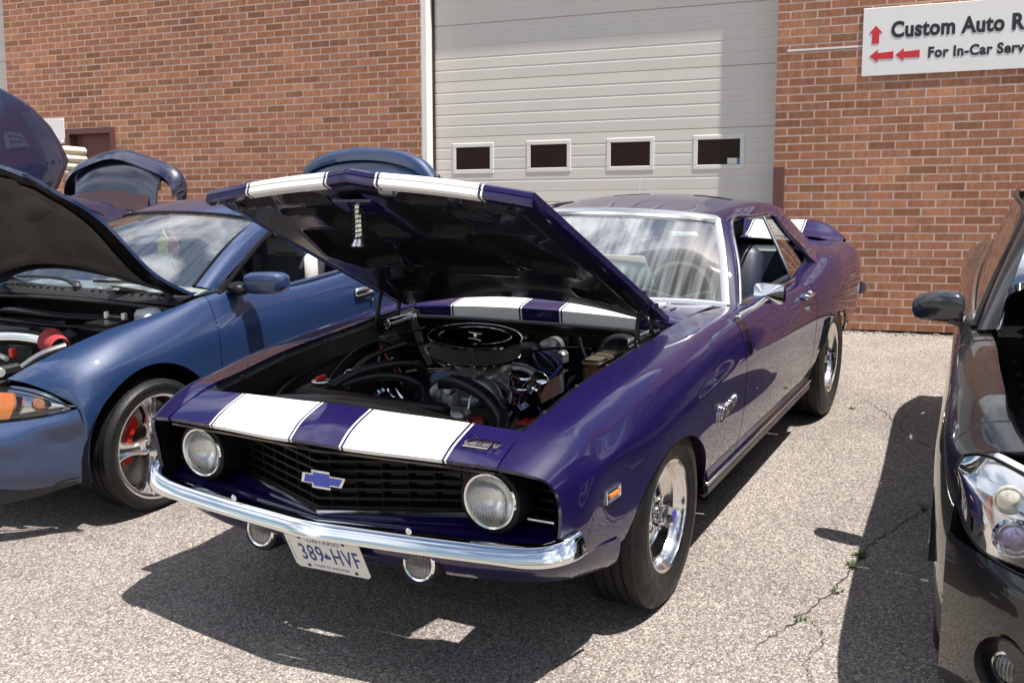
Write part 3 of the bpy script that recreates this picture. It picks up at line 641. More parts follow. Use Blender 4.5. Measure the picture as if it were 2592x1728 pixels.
st = [
 [(.872, .655, .755), (.860, .715, .747), (.838, .772, .730), (.822, .795, .712), (.812, .808, .690), (.803, .815, .660), (.792, .817, .605), (.791, .815, .570), (.790, .808, .535), (.790, .792, .492)],
 [(.735, .652, .805), (.731, .735, .796), (.727, .797, .772), (.725, .820, .741), (.724, .831, .710), (.722, .839, .672), (.72, .843, .615), (.72, .841, .575), (.72, .832, .52), (.72, .818, .455)],
 CT(.58, .832, .762, .652, .830, .858, .846, .832, .425), CT(.30, .864, .803, .653, .845, .880, .872, .850, .36),
 CT(0, .881, .832, .655, .852, .889, .882, .850, .31), CT(-.45, .898, .856, .660, .850, .886, .874, .842, .300),
 CT(-.89, .908, .868, .672, .846, .888, .876, .842, .300), CT(-1.20, .897, .862, .735, .848, .893, .880, .842, .300), CT(-1.55, .889, .852, .762, .852, .897, .882, .844, .302),
 CT(-2.2, .870, .846, .765, .866, .903, .888, .848, .306), CT(-2.75, .948, .888, .690, .886, .926, .908, .86, .33),
 CT(-3.3, .955, .888, .645, .868, .906, .884, .83, .37), CT(-3.65, .938, .872, .655, .852, .884, .855, .81, .40), CT(-3.86, .912, .850, .65, .824, .850, .82, .78, .42)]
net = Net(st)
AF = (-.012, .262, .440, .347); AR = (-2.745, .285, .44, .345)
pn = side_panels(net, car, PURPLE, [('fender', net.u[0] + .0, .885, 46, [AF], 1.0), ('door', .893, 2.213, 30, [], 1.0), ('quarter_panel', 2.221, 3.86, 40, [AR], 1.0)])
doorL = pn['door'][0]
# wheel houses
for xc, zc, a, b in (AF, AR):
    for mir in (False, True):
        w = MB(); t = np.linspace(.42 if xc > -1 else .05, math.pi + .10, 26); P = np.array([[(xc + (a + .02) * math.cos(k), yy, zc + (b + .03) * math.sin(k)) for k in t] for yy in (.50, .70, .855)]); w.grid(P)
        w.add([(xc + (a + .02) * math.cos(k), .50, zc + (b + .03) * math.sin(k)) for k in t] + [(xc, .5, zc)], [(i, i + 1, 26) for i in range(25)]); w.build('wheel_house', BLACK, car, mirror=mir)
# sills
for mir in (False, True):
    s = MB(); s.box((-1.36, .838, .278), (1.86, .052, .052), bev=.012, mi=0); s.box((-1.36, .852, .308), (1.86, .036, .014), bev=.004, mi=1); s.build('sill_moulding', [SATIN, CHROME_D], car, mirror=mir)
# header panel between the fenders, over the grille
hx = lambda y: .913 - .062 * abs(y) - .0 * y * y
rows = [sym([(.735, 0, .838), (.733, .12, .834), (.722, .35, .828), (.692, .648, .812)]), sym([(.80, 0, .822), (.797, .12, .815), (.785, .35, .808), (.755, .648, .796)]),
        sym([(.868, 0, .793), (.864, .12, .786), (.850, .35, .782), (.826, .648, .772)]), sym([(.908, 0, .762), (.902, .12, .757), (.888, .35, .757), (.866, .648, .754)])]
hd = MB(); P = loft(rows, 22, 61); P = np.concatenate([P, [np.array([(x - .004, y, z - .012) for x, y, z in P[-1]])], [np.array([(x - .03, y, z - .020) for x, y, z in P[-1]])]])
header = hd.grid(P, fold=.004, ref=(.8, 0, .6)).build('header_panel', STRIPE, car, smooth=50)
# ---- front: grille cavity, bars, lamps
gx = lambda y: max(.885 - .40 * abs(y), .690 - .02 * abs(y))
SL = mat('grille_black', (.006, .006, .0065), .5, spec=.25, var=.3, vscale=20)
bk = MB(); ys = np.linspace(-.79, .79, 41); bk.grid(np.array([[(gx(y) - .095, y, z) for y in ys] for z in (.47, .60, .745)]))
bk.grid(np.array([[(gx(y) - .095, y, .738) for y in ys], [(hx(min(abs(y), .66)) - .035 - max(0, abs(y) - .60) * .45, y, .733 - max(0, abs(y) - .58) * .26) for y in ys]]))
for s_ in (-1, 1): bk.grid(np.array([[(x, s_ * .79, z) for x in (.56, .79)] for z in (.47, .60, .72)]))
grille = bk.build('grille', SL, car)
def vbar(z0, z1, dx0, dx1, y0=-.765, y1=.765, n=41):
    ys = np.linspace(y0, y1, n); P = [[(gx(y) + d, y, z) for y in ys] for d, z in ((dx0, z0), (dx1, z0), (dx1, z1), (dx0, z1), (dx0, z0))]; return np.array(P)
for k in range(7):
    z = .536 + k * .0305; MB().grid(vbar(z - .0042, z + .0042, -.045, -.004)).build('grille_bar', SL, grille, smooth=30)
for k in range(-10, 11):
    y = (k + (.5 if k < 0 else -.5)) * .078 if k else 9
    if abs(y) > .77: continue
    MB().box((gx(y) - .026, y, .628), (.044, .0020, .205)).build('grille_upright', SL, grille, smooth=0)
# pale cell backs catch light between the bars
for s_ in (0,): 
    MB().grid(vbar(.523, .7225, -.078, -.0775, -.5, .5)).build('radiator_screen', mat('screen_grey', (.045, .042, .04), .5, .3, var=.8, vscale=140), grille)
MB().grid(vbar(.5205, .5305, -.004, .010, -.50, .50)).build('grille_moulding', CHROME_D, grille, smooth=30)
for y0, y1 in ((-.765, -.675), (.675, .765)): MB().grid(vbar(.552, .558, .05, .06, y0, y1, 6)).build('grille_moulding', CHROME_D, grille, smooth=30)
MB().grid(np.array([[(hx(y) - .012 + d, y, z) for y in np.linspace(-.64, .64, 41)] for d, z in ((0, .7365), (.007, .734), (.003, .730), (-.006, .731))])).build('grille_moulding', mat('dull_trim', (.5, .44, .36), .3, 1.0), grille)
# painted lower nose with its ribs
lowb = lambda y: .905 - .085 * abs(y) - .16 * max(0, abs(y) - .62)
prof = [(0, .5205), (.06, .5205), (.30, .5165), (.34, .5075), (.40, .5085), (.62, .503), (.66, .4935), (.71, .4945), (.90, .488), (.95, .478), (1.0, .476), (1.0, .455), (.8, .445)]
MB().grid(np.array([[(gx(y) - .01 + (lowb(y) - gx(y) + .01) * d, y, z) for y in np.linspace(-.785, .785, 61)] for d, z in prof])).build('nose_panel', PURPLE, car, smooth=70)
CLEAR = glass('headlamp_glass', (.97, .98, .98), .9)
def fluted():
    m = bpy.data.materials.new('fluted_lens'); m.use_nodes = True; t = m.node_tree; t.nodes.clear(); L = t.links.new
    o = t.nodes.new('ShaderNodeOutputMaterial'); tr = t.nodes.new('ShaderNodeBsdfTransparent'); tr.inputs[0].default_value = (.95, .96, .95, 1); gl = t.nodes.new('ShaderNodeBsdfGlossy'); gl.inputs['Roughness'].default_value = .03; df = t.nodes.new('ShaderNodeBsdfDiffuse'); df.inputs[0].default_value = (.86, .86, .84, 1)
    tc = t.nodes.new('ShaderNodeTexCoord'); w = t.nodes.new('ShaderNodeTexWave'); w.bands_direction = 'Y'; w.inputs['Scale'].default_value = 30; w.inputs['Distortion'].default_value = .6; L(tc.outputs['Object'], w.inputs['Vector'])
    w2 = t.nodes.new('ShaderNodeTexWave'); w2.bands_direction = 'Z'; w2.inputs['Scale'].default_value = 6; w2.inputs['Distortion'].default_value = 3; L(tc.outputs['Object'], w2.inputs['Vector'])
    ad = t.nodes.new('ShaderNodeMath'); ad.operation = 'MULTIPLY_ADD'; ad.inputs[1].default_value = .8; L(w2.outputs['Fac'], ad.inputs[0]); L(w.outputs['Fac'], ad.inputs[2])
    bp = t.nodes.new('ShaderNodeBump'); bp.inputs['Strength'].default_value = .6; bp.inputs['Distance'].default_value = .003; L(ad.outputs[0], bp.inputs['Height']); L(bp.outputs[0], gl.inputs['Normal']); L(bp.outputs[0], df.inputs['Normal'])
    fr = t.nodes.new('ShaderNodeFresnel'); fr.inputs[0].default_value = 1.55; L(bp.outputs[0], fr.inputs['Normal'])
    m1 = t.nodes.new('ShaderNodeMixShader'); L(fr.outputs[0], m1.inputs[0]); L(tr.outputs[0], m1.inputs[1]); L(gl.outputs[0], m1.inputs[2])
    mr = t.nodes.new('ShaderNodeMapRange'); mr.inputs[1].default_value = .3; mr.inputs[2].default_value = 1.6; mr.inputs[3].default_value = .03; mr.inputs[4].default_value = .30; L(ad.outputs[0], mr.inputs[0])
    m2 = t.nodes.new('ShaderNodeMixShader'); L(mr.outputs[0], m2.inputs[0]); L(m1.outputs[0], m2.inputs[1]); L(df.outputs[0], m2.inputs[2]); L(m2.outputs[0], o.inputs[0]); return m
FLUT = fluted()
def roundlamp(name, c, r, bezel, depth=.10, dish=.03, tilt=0.0, refl=None):
    b = MB(); b.lathe([(r + .022, -.085), (r + .024, -.012), (r + .018, .004), (r + .006, .006), (r + .005, -.02)], (0, 0, 0), 'x', 48); o = b.build(name, bezel, car)
    o.matrix_local = Matrix.Translation(c) @ Matrix.Rotation(tilt, 4, 'Y')
    MB().lathe([(r + .006, -.006), (r + .008, .004), (r + .003, .012), (r - .003, .010), (r - .004, .0)], (0, 0, 0), 'x', 48).build('trim_ring', CHROME, o)
    MB().lathe([(r * q, -.004 - depth * .5 * (1 - q * q)) for q in (1, .85, .65, .45, .25, .08, 0)], (0, 0, 0), 'x', 40).build('reflector', refl or mat('lamp_reflector', (.92, .92, .90), .20, 1.0), o)
    MB().lathe([(r * q, .006 + dish * (1 - q * q)) for q in (1, .9, .75, .55, .35, .15, 0)], (0, 0, 0), 'x', 40).build('lens', FLUT, o)
    return o
for s_ in (-1, 1): roundlamp('headlight', (.792, .0 + s_ * .582, .618), .083, SL)
# bowtie badge
bow = [(-.080, -.020), (-.036, -.020), (-.036, -.036), (.036, -.036), (.036, -.020), (.080, -.020), (.098, .020), (.036, .020), (.036, .036), (-.036, .036), (-.036, .020), (-.072, .020)]
bd = MB(); bd.prism([(a * 1.0, b * .82) for a, b in bow], 'x', -.004, .004); bo = bd.build('badge', CHROME, car, smooth=0)
MB().prism([(a * .86 + .002, b * .62) for a, b in bow], 'x', .002, .0062).build('badge_enamel', mat('blue_enamel', (.03, .07, .50), .2, coat=.6), bo, smooth=0)
bo.matrix_local = Matrix.Translation((.884, .020, .632))
# bumper
_bh = [(.742, .858, 0), (.797, .846, 0), (.826, .812, 0), (.846, .75, 0), (.870, .62, 0), (.907, .36, 0), (.934, .12, 0)]
bp_path = curve([(x, -y, 0) for x, y, z in _bh] + [(.945, 0, 0)] + _bh[::-1], 81)
prof = [(-.034, .538), (-.016, .5395), (-.008, .5385), (-.003, .535), (.004, .521), (.010, .506), (.0155, .490), (.0165, .484), (.0150, .479), (.006, .474), (-.008, .471), (-.030, .472)]
P = []
for d, z in prof:
    row = []
    for i, q in enumerate(bp_path):
        t = bp_path[min(i + 1, 80)] - bp_path[max(i - 1, 0)]; t /= np.linalg.norm(t); nrm = np.array([t[1], -t[0], 0]); e = abs(q[1]); up = -.021 + .030 * max(0, (e - .70) / .16) ** 2
        row.append(q + nrm * d + np.array([0, 0, (z - .502) * (.86 + .22 * max(0, (e - .62) / .24)) + .502 + up - .002]))
    P.append(row)
bumper = MB().grid(np.array(P)).build('bumper', CHROME, car, smooth=70)
for y in (-.33, .365): MB().lathe([(.011, 0), (.011, .004), (.007, .008), (0, .009)], (0, 0, 0), 'x', 16).build('bumper_bolt', CHROME, bumper).matrix_local = Matrix.Translation((.944 - .105 * abs(y) + .004, y, .528))
# valance, fog lamps, plate
MB().grid(loft([sym([(.865, 0, .452), (.845, .35, .452), (.805, .62, .452), (.765, .74, .452), (.665, .816, .448), (.452, .858, .420)]), sym([(.845, 0, .39), (.825, .35, .39), (.782, .62, .39), (.74, .735, .39), (.645, .803, .385), (.447, .852, .365)]), sym([(.795, 0, .337), (.775, .35, .337), (.73, .60, .337), (.69, .705, .338), (.605, .777, .334), (.442, .832, .322)])], 10, 81), fold=.004).build('valance', PURPLE, car, smooth=60)
for y in (-.308, .338): roundlamp('fog_lamp', (.822, y, .385), .052, SL, depth=.08, dish=.014, tilt=-.12, refl=mat('fog_reflector', (.80, .74, .66), .3, .35))
PLW = mat('licence_plate_white', (.78, .77, .74), .35, var=.03, vscale=20); PLB = mat('licence_plate_blue', (.018, .045, .22), .4)
lp = MB(); poly = [(-.1525 + .012, -.076), (.1525 - .012, -.076), (.1525, -.064), (.1525, .064), (.1405, .076), (-.1405, .076), (-.1525, .064), (-.1525, -.064)]
lp.prism(poly, 'x', -.0008, .0008); plate = lp.build('licence_plate', PLW, car, smooth=0)
plate.matrix_local = Matrix.Translation((.864, .0045, .366)) @ Matrix.Rotation(R(1.5), 4, 'X') @ Matrix.Rotation(R(22), 4, 'Y')
TXF = frame((0, 1, 0), (0, 0, 1), (.0012, 0, 0))
def ptx(s, y, z, size, **k): textmesh('lettering', s, size, PLB, plate, Matrix.Translation((0, y, z)) @ TXF, .0003, **k)
ptx('389', -.112, -.034, .098, sx=.62, spacing=1.12, bold=.0010); ptx('HVF', .020, -.034, .098, sx=.60, spacing=1.12, bold=.0010)
ptx('ONTARIO', -.062, .047, .024, sx=1.1, spacing=1.15); ptx('YOURS TO DISCOVER', -.075, -.062, .0135, sx=1.0, spacing=1.12)
crown = MB().prism([(-.012, -.014), (.012, -.014), (.014, .004), (.007, -.002), (0, .016), (-.007, -.002), (-.014, .004)], 'x', .0009, .0014); crown.build('plate_crown', PLB, plate, smooth=0).location = (0, -.001, -.004)
for y, z in ((-.095, -.061), (.098, -.061), (-.09, .063), (.088, .063)): MB().lathe([(.0065, .0006), (.006, .003), (0, .0035)], (0, y, z), 'x', 12).build('screw', IRON, plate)
MB().box((.0012, -.142, .0), (.0006, .004, .085)).build('plate_sticker', mat('faded_sticker', (.5, .5, .52), .6, var=.6, vscale=200), plate, smooth=0)
# chrome scripts, marker lamps, mirror, handles
mk = MB(); mk.box((0, .0, .019), (.098, .010, .007), bev=.002); mk.box((0, 0, -.019), (.098, .010, .007), bev=.002); mk.box((.045, 0, 0), (.008, .010, .044), bev=.002); mk.box((-.045, 0, 0), (.008, .010, .044), bev=.002); mk.box((0, -.002, 0), (.09, .004, .038)); mk_ = []
for mir in (1, -1):
    q = net.at(.515, .588); t = net.at(.47, .588); th = math.atan2(q[1] - t[1], .045)
    o = mk.build('marker_lamp', CHROME, car, smooth=20); o.matrix_local = Matrix.Translation((.515, mir * (q[1] + .003), .588)) @ Matrix.Rotation(mir * th, 4, 'Z') @ Matrix.Rotation(R(0), 4, 'Y')
    MB().box((-.004, .001 * mir, -.002), (.060, .009, .014), bev=.002).build('marker_lens', AMBER, o, smooth=0)
nn = Vector((.42, 0, .9)).normalized()
scr = textmesh('script_emblem', 'Camaro', .056, CHROME, car, frame((-.10, 1, -.03), (-.9, 0, .44), (.822, .508, .793)), .003, bold=.0014, shear=.5, sx=.62)
MB().box((0, 0, 0), (.004, .085, .004)).build('script_bar', CHROME, scr, smooth=0).location = (.826, .555, .7915)
for mir in (1, -1):
    P0 = net.at(-.60, .56)
    textmesh('script_emblem', 'Camaro', .10, CHROME, car, frame((-1 * mir, 0, .10), (0, .05, 1), (-.50 if mir > 0 else -.78, mir * (P0[1] + .0035), .535)), .003, bold=.0014, shear=.35, sx=.78)
q = net.at(-2.05, .80)
for mir in (1, -1):
    h = MB(); h.box((-2.035, q[1] + .028, .822), (.135, .016, .020), bev=.006); h.box((-1.985, q[1] + .012, .822), (.03, .034, .026), bev=.006); h.box((-2.085, q[1] + .010, .822), (.045, .034, .036), bev=.008)
    o = h.build('door_handle', CHROME, pn['door'][0 if mir > 0 else 1], mirror=mir < 0)
    MB().lathe([(.013, 0), (.013, .010), (.008, .013), (0, .012)], (0, 0, 0), 'y', 20).build('door_lock', CHROME, pn['door'][0 if mir > 0 else 1], mirror=mir < 0).matrix_local = Matrix.Translation((-2.03, mir * (q[1] + .012), .752))
# door mirror (driver side)
m = MB(); P = []
for xx, sc in ((-.052, .08), (-.010, .97), (.0, 1.0), (.010, 1.0)):
    P.append([(-xx * 0 + xx, sc * .068 * a, sc * .043 * b) for a, b in [(math.copysign(abs(math.cos(t)) ** .3, math.cos(t)), math.copysign(abs(math.sin(t)) ** .3, math.sin(t))) for t in np.linspace(0, 2 * np.pi, 41)]])
P = np.array(P); P[..., 0] *= -1; m.grid(P); m.add([P[0].mean(0) + [.004, 0, 0]] + list(P[0]), [(0, i, i + 1) for i in range(1, 41)])
mir_o = m.build('door_mirror', CHROME, doorL, smooth=18); mir_o.matrix_local = Matrix.Translation((-.975, .955, .995)) @ Matrix.Rotation(R(-8), 4, 'Z')
MB().grid(bilin((-.0105, -.060, -.036), (-.0105, .060, -.036), (-.0105, -.060, .036), (-.0105, .060, .036), 2, 2)).build('mirror_glass', CHROME, mir_o)
st_ = MB(); st_.tube([(-.925, .845, .905), (-.945, .90, .94), (-.94, .955, .985)], [.010, .008, .011], 10); st_.box((-.925, .842, .900), (.055, .03, .014), bev=.005); st_.build('mirror_stalk', CHROME, doorL)
# gill louvres ahead of the rear wheel
for mir in (False, True):
    for k in range(4):
        x = -2.345 - k * .027; b = MB(); pts = []
        for z in np.linspace(.47 + k * .008, .63 - .0 * k, 8): q = net.at(x - (z - .47) * .42, z); pts.append((x - (z - .47) * .42, q[1] + .001, z))
        pts = np.array(pts); b.grid(np.array([pts, pts + [-.004, .008, 0], pts + [-.014, .002, 0]])); b.build('louvre', SATIN, pn['quarter_panel'][1 if mir else 0], mirror=mir, smooth=40)
# ---- cowl, windscreen, greenhouse
wb = [(-1.00, 0, .918), (-1.02, .25, .917), (-1.075, .45, .912), (-1.150, .63, .899), (-1.180, .712, .888)]
wt = [(-1.40, 0, 1.292), (-1.42, .25, 1.285), (-1.46, .41, 1.272), (-1.515, .525, 1.254), (-1.54, .548, 1.248)]
rows = [sym([(-.672, 0, .866), (-.672, .30, .864), (-.672, .655, .850)]), sym([(-.668, 0, .922), (-.668, .30, .917), (-.672, .655, .896)]), sym([(-.680, 0, .931), (-.680, .3, .926), (-.686, .655, .903)])]
top = [sym([(-.680, 0, .931), (-.680, .3, .926), (-.686, .655, .903)]), sym([(-.80, 0, .950), (-.80, .28, .946), (-.80, .66, .910)]), sym([(-.92, 0, .940), (-.93, .28, .937), (-.95, .664, .908)]), sym([(-.99, 0, .914), (-1.01, .25, .913), (-1.15, .665, .903)])]
cw = MB(); cw.grid(loft(rows[:2], 5, 41)); cw.grid(loft([rows[1], rows[2]], 3, 41)); cw.grid(loft(top, 14, 41), fold=.004, ref=(-.8, 0, .5)); cowl = cw.build('cowl_panel', STRIPE, car, smooth=50)
for k in range(26):
    y = -.56 + k * .045; MB().box((-.87, y, .9490 - abs(y) * .045), (.075, .007, .004), bev=.001).build('cowl_slot', BLACK, cowl, smooth=0)
GW = loft([sym(wb), sym([((a[0] + b[0]) / 2 + .012, (a[1] + b[1]) / 2, (a[2] + b[2]) / 2 + .012) for a, b in zip(wb, wt)]), sym(wt)], 12, 31)
pane('windscreen', GW, GLASSW, car)
def strip(path, w, dirv, th, name, m, parent, n=40, mirror=False):
    P = curve(path, n); d = np.asarray(dirv, float); b = MB(); V = [P, P + d[None] * th, P + d[None] * th, P]
    return P
TRIM = CHROME_D
f = MB(); f.tube(sym([(x + .010, y, z + .004) for x, y, z in wb]), .020, 8, sm=60); f.tube(sym([(x + .006, y, z + .004) for x, y, z in wt]), .021, 8, sm=60)
for s_ in (1, -1): f.tube([(-1.178, s_ * .708, .893), (-1.355, s_ * .637, 1.085), (-1.535, s_ * .551, 1.250)], .020, 8, sm=24)
f.build('windscreen_trim', mat('bright_trim', (.85, .85, .84), .32, 1.0), car)
# roof with drip rails and rear pillars
def rrow(x, zc, zs, yw, drop): return sym([(x, 0, zc), (x - .005, yw * .5, zc - (zc - zs) * .22), (x - .02, yw * .86, zc - (zc - zs) * .62), (x - .03, yw, zs), (x - .035, yw + .025, zs - drop)])
rf = [sym([(x + .01, y, z + .012) for x, y, z in wt[:-1]] + [(-1.57, .582, 1.240)]), rrow(-1.62, 1.318, 1.268, .558, .036), rrow(-1.95, 1.338, 1.272, .570, .040), rrow(-2.30, 1.330, 1.260, .572, .044), rrow(-2.62, 1.294, 1.230, .57, .048), rrow(-2.78, 1.262, 1.200, .565, .045)]
MB().grid(loft(rf, 26, 41), fold=.012, ref=(-2, 0, .9)).build('roof', PURPLE, car, smooth=60)
for mir in (False, True):
    top_ = [(-2.40, .602, 1.206), (-2.60, .598, 1.190), (-2.80, .592, 1.165), (-2.98, .585, 1.10), (-3.12, .580, 1.04)]; mid = [(-2.47, .675, 1.09), (-2.66, .668, 1.075), (-2.86, .655, 1.06), (-3.07, .638, 1.02), (-3.25, .625, .985)]; bot = [(-2.58, .775, .960), (-2.75, .765, .952), (-2.98, .735, .955), (-3.2, .69, .96), (-3.40, .655, .955)]; bb = [(-2.59, .83, .905), (-2.75, .845, .905), (-2.98, .845, .91), (-3.2, .83, .92), (-3.42, .80, .915)]
    c0 = [(-2.38, .585, 1.225), (-2.58, .57, 1.222), (-2.79, .555, 1.20), (-2.96, .545, 1.125), (-3.10, .54, 1.055)]
    MB().grid(loft([c0, top_, mid, bot, bb], 18, 16), fold=.012, ref=(-2.7, 0, .8)).build('rear_pillar', PURPLE, car, mirror=mir, smooth=60)
    a = MB(); e0 = [(-1.185, .726, .882), (-1.365, .652, 1.085), (-1.545, .567, 1.252)]; e1 = [(-1.215, .752, .893), (-1.40, .682, 1.085), (-1.595, .594, 1.240)]; e2 = [(-1.24, .748, .893), (-1.43, .678, 1.085), (-1.63, .588, 1.236)]
    a.grid(loft([e0, e1, e2], 7, 14), fold=.015, ref=(-1.4, 0, 1.0)); a.build('front_pillar', PURPLE, car, mirror=mir, smooth=60)
    t = MB(); t.tube([(-1.228, .760, .895), (-1.415, .690, 1.085), (-1.615, .602, 1.238), (-1.95, .606, 1.238), (-2.30, .611, 1.222), (-2.42, .614, 1.20)], .008, 6, sm=40); t.build('drip_rail', TRIM, car, mirror=mir)
    q = MB(); q.tube([(-2.425, .60, 1.198), (-2.50, .655, 1.10), (-2.60, .745, .975), (-2.60, .775, .935)], .013, 6, sm=20); q.build('window_seal', BLACK, car, mirror=mir)
    q = MB(); q.tube([(-2.215, .602, 1.212), (-2.22, .67, 1.07), (-2.235, .758, .872)], .010, 8, sm=16); q.build('quarter_window_frame', CHROME_D, car, mirror=mir)
    MB().grid(loft([[(-2.22, .602, 1.21), (-2.225, .672, 1.07), (-2.235, .755, .875)], [(-2.42, .60, 1.195), (-2.49, .66, 1.09), (-2.58, .75, .945)]], 4, 10)).build('quarter_window', GLASS, car, mirror=mir)
    b_ = MB(); b_.tube([(-1.22, .752, .899), (-1.7, .768, .886), (-2.23, .772, .872)], .007, 6, sm=16); b_.build('window_ledge', CHROME_D, pn['door'][1 if mir else 0], mirror=mir)
pane('rear_window', loft([sym([(-2.80, 0, 1.245), (-2.80, .3, 1.232), (-2.80, .54, 1.19)]), sym([(-3.05, 0, 1.12), (-3.05, .3, 1.11), (-3.03, .55, 1.085)]), sym([(-3.30, 0, .985), (-3.28, .3, .98), (-3.22, .56, .97)])], 8, 21), GLASS, car)
# deck, spoiler, tail
dk = MB(); dk.grid(loft([sym([(-3.28, 0, .985), (-3.28, .35, .98), (-3.26, .645, .957)]), sym([(-3.5, 0, .975), (-3.5, .35, .97), (-3.5, .64, .948)]), sym([(-3.74, 0, .955), (-3.74, .35, .95), (-3.74, .63, .93)])], 8, 31), fold=.006, ref=(-3.5, 0, .5)).build('deck_lid', PURPLE, car)
MB().grid(loft([sym([(-3.64, 0, .966), (-3.64, .35, .962), (-3.64, .66, .943), (-3.64, .74, .915)]), sym([(-3.76, 0, 1.012), (-3.76, .35, 1.008), (-3.76, .64, .988), (-3.75, .745, .925)]), sym([(-3.87, 0, 1.050), (-3.87, .35, 1.046), (-3.86, .63, 1.02), (-3.84, .745, .93)]), sym([(-3.885, 0, 1.035), (-3.885, .35, 1.03), (-3.875, .63, 1.005), (-3.855, .745, .92)]), sym([(-3.87, 0, .93), (-3.87, .35, .925), (-3.865, .63, .905), (-3.85, .74, .89)])], 16, 41)).build('rear_spoiler', STRIPE, car, smooth=50)
MB().grid(loft([sym([(-3.86, 0, .93), (-3.86, .4, .92), (-3.86, .62, .905), (-3.86, .79, .84)]), sym([(-3.90, 0, .70), (-3.90, .4, .70), (-3.89, .62, .70), (-3.865, .81, .66)]), sym([(-3.87, 0, .44), (-3.87, .4, .44), (-3.87, .62, .44), (-3.86, .77, .44)])], 8, 21)).build('tail_panel', PURPLE, car)
MB().tube(sym([(-3.985, 0, .60), (-3.965, .5, .60), (-3.91, .80, .605), (-3.84, .862, .61), (-3.74, .875, .615)]), .040, 12, sm=60).build('rear_bumper', CHROME, car)
# ---- engine bay shell
for mir in (False, True):
    b = MB(); prof = [(.652, .0), (.640, -.012), (.618, -.012), (.600, -.06), (.56, -.18), (.50, -.30), (.46, -.52)]
    xs = np.linspace(.70, -.66, 24); P = np.array([[(x, y, np.interp(-x, [-.7, -.3, 0, .45, .7], [.812, .862, .879, .896, .902]) + dz_ - .004) for y, dz_ in prof] for x in xs]); b.grid(P); inn = b.build('inner_fender', BLACK, car, mirror=mir, smooth=50)
    for x in (.52, .28, .02, -.28): MB().lathe([(.010, 0), (.010, .006), (.006, .012), (0, .012)], (x, .632, np.interp(-x, [-.7, -.3, 0, .45, .7], [.812, .862, .879, .896, .902]) - .017), 'z', 6).build('bolt', IRON, inn, mirror=mir)
b = MB(); b.grid(np.array([[(-.655 + d, y, z) for y in np.linspace(-.65, .65, 15)] for d, z in ((0, .865), (.0, .70), (.03, .60), (.10, .42), (.12, .25))])); b.box((-.645, 0, .848), (.035, 1.28, .018), bev=.004); fw = b.build('firewall', BLACK, car)
MB().tube(sym([(-.628, 0, .864), (-.628, .4, .862), (-.630, .62, .854)]), .012, 8, sm=30).build('hood_seal', HOSE, car)
MB().box((-.15, 0, .24), (1.1, 1.0, .02)).build('splash_pan', BLACK, car, smooth=0)
# radiator support: an arched black panel with a flanged top
ys = np.linspace(-.63, .63, 41); zt = lambda y: .838 - .10 * abs(y / .63) ** 2.2
b = MB(); b.grid(np.array([[(x - .02 * abs(y / .6) ** 2, y, zt(y) + d) for y in ys] for x, d in ((.715, -.16), (.705, -.05), (.700, -.006), (.690, .002), (.655, .004), (.640, .0), (.636, -.05), (.645, -.30))]))
rs = b.build('radiator_support', SATIN, car, smooth=50)
for y in (-.055, .062): 
    o = MB().lathe([(.0155, .0), (.0155, .005), (.011, .007), (.010, .014), (0, .014)], (0, 0, 0), 'x', 14).build('bolt', GOLD, rs); o.matrix_local = Matrix.Translation((.704, y, .797))
lt = MB(); lt.box((.715, .015, .800), (.03, .10, .018), bev=.004); lt.tube([(.715, -.03, .81), (.73, .02, .815), (.715, .05, .81)], .005, 6, sm=10); lt.build('hood_catch', CHROME_D, rs)
MB().box((.585, 0, .66), (.055, .62, .34), bev=.01).build('radiator', BLACK, car, smooth=20)
o = MB().lathe([(.034, 0), (.036, .006), (.034, .012), (.018, .016), (0, .017)], (0, 0, 0), 'z', 28); o.box((0, 0, .021), (.052, .014, .012), bev=.003, mi=1); o.build('radiator_cap', [CHROME_D, REDPL], car).matrix_local = Matrix.Translation((.50, -.275, .828))
MB().box((.52, -.275, .775), (.07, .12, .10), bev=.012).build('radiator_neck', BLACK, car, smooth=20)
# ---- engine
eb = MB(); eb.box((-.20, .02, .50), (.62, .36, .34), bev=.03); eb.box((-.18, .22, .60), (.56, .16, .17), rot=rotx(-.75), bev=.02); eb.box((-.18, -.18, .60), (.56, .16, .17), rot=rotx(.75), bev=.02); engine = eb.build('engine', IRON, car, smooth=30)
vc = MB()
for s_ in (1, -1):
    vc.box((-.18, .02 + s_ * .265, .675), (.50, .12, .085), rot=rotx(-s_ * .72), bev=.025)
    vc.build('valve_cover', mat('black_chrome', (.10, .10, .13), .06, 1.0), engine, smooth=40); vc = MB()
im = MB(); im.box((-.17, .02, .690), (.50, .20, .055), bev=.015)
for k in range(4):
    for s_ in (1, -1): im.tube([(-.08 - .06 * k + .02, .02, .735), (-.04 - .10 * k, .02 + s_ * .09, .725), (.02 - .13 * k, .02 + s_ * .17, .655)], .026, 10, sm=10)
im.box((-.15, .02, .745), (.20, .17, .05), bev=.012); im.lathe([(.035, 0), (.035, .05), (.028, .07)], (.115, .02, .68), 'z', 20); im.build('intake_manifold', ALU, engine, smooth=45)
cb_ = MB(); cb_.box((-.115, .022, .795), (.17, .15, .055), bev=.012); cb_.box((-.03, .022, .785), (.05, .11, .05), bev=.012); cb_.lathe([(.062, 0), (.062, .03), (.066, .034)], (-.115, .022, .818), 'z', 28)
for y in (-.045, .09): cb_.tube([(-.02, y, .79), (.015, y, .79)], .012, 8)
cb_.build('carburettor', mat('carb_zinc', (.38, .36, .32), .35, .9, var=.35, vscale=60, bump=.2), engine, smooth=40)
ac = (-.085, .022, .838); tilt = Matrix.Translation(ac) @ Matrix.Rotation(R(2.0), 4, 'Y') @ Matrix.Rotation(R(-4.5), 4, 'X')
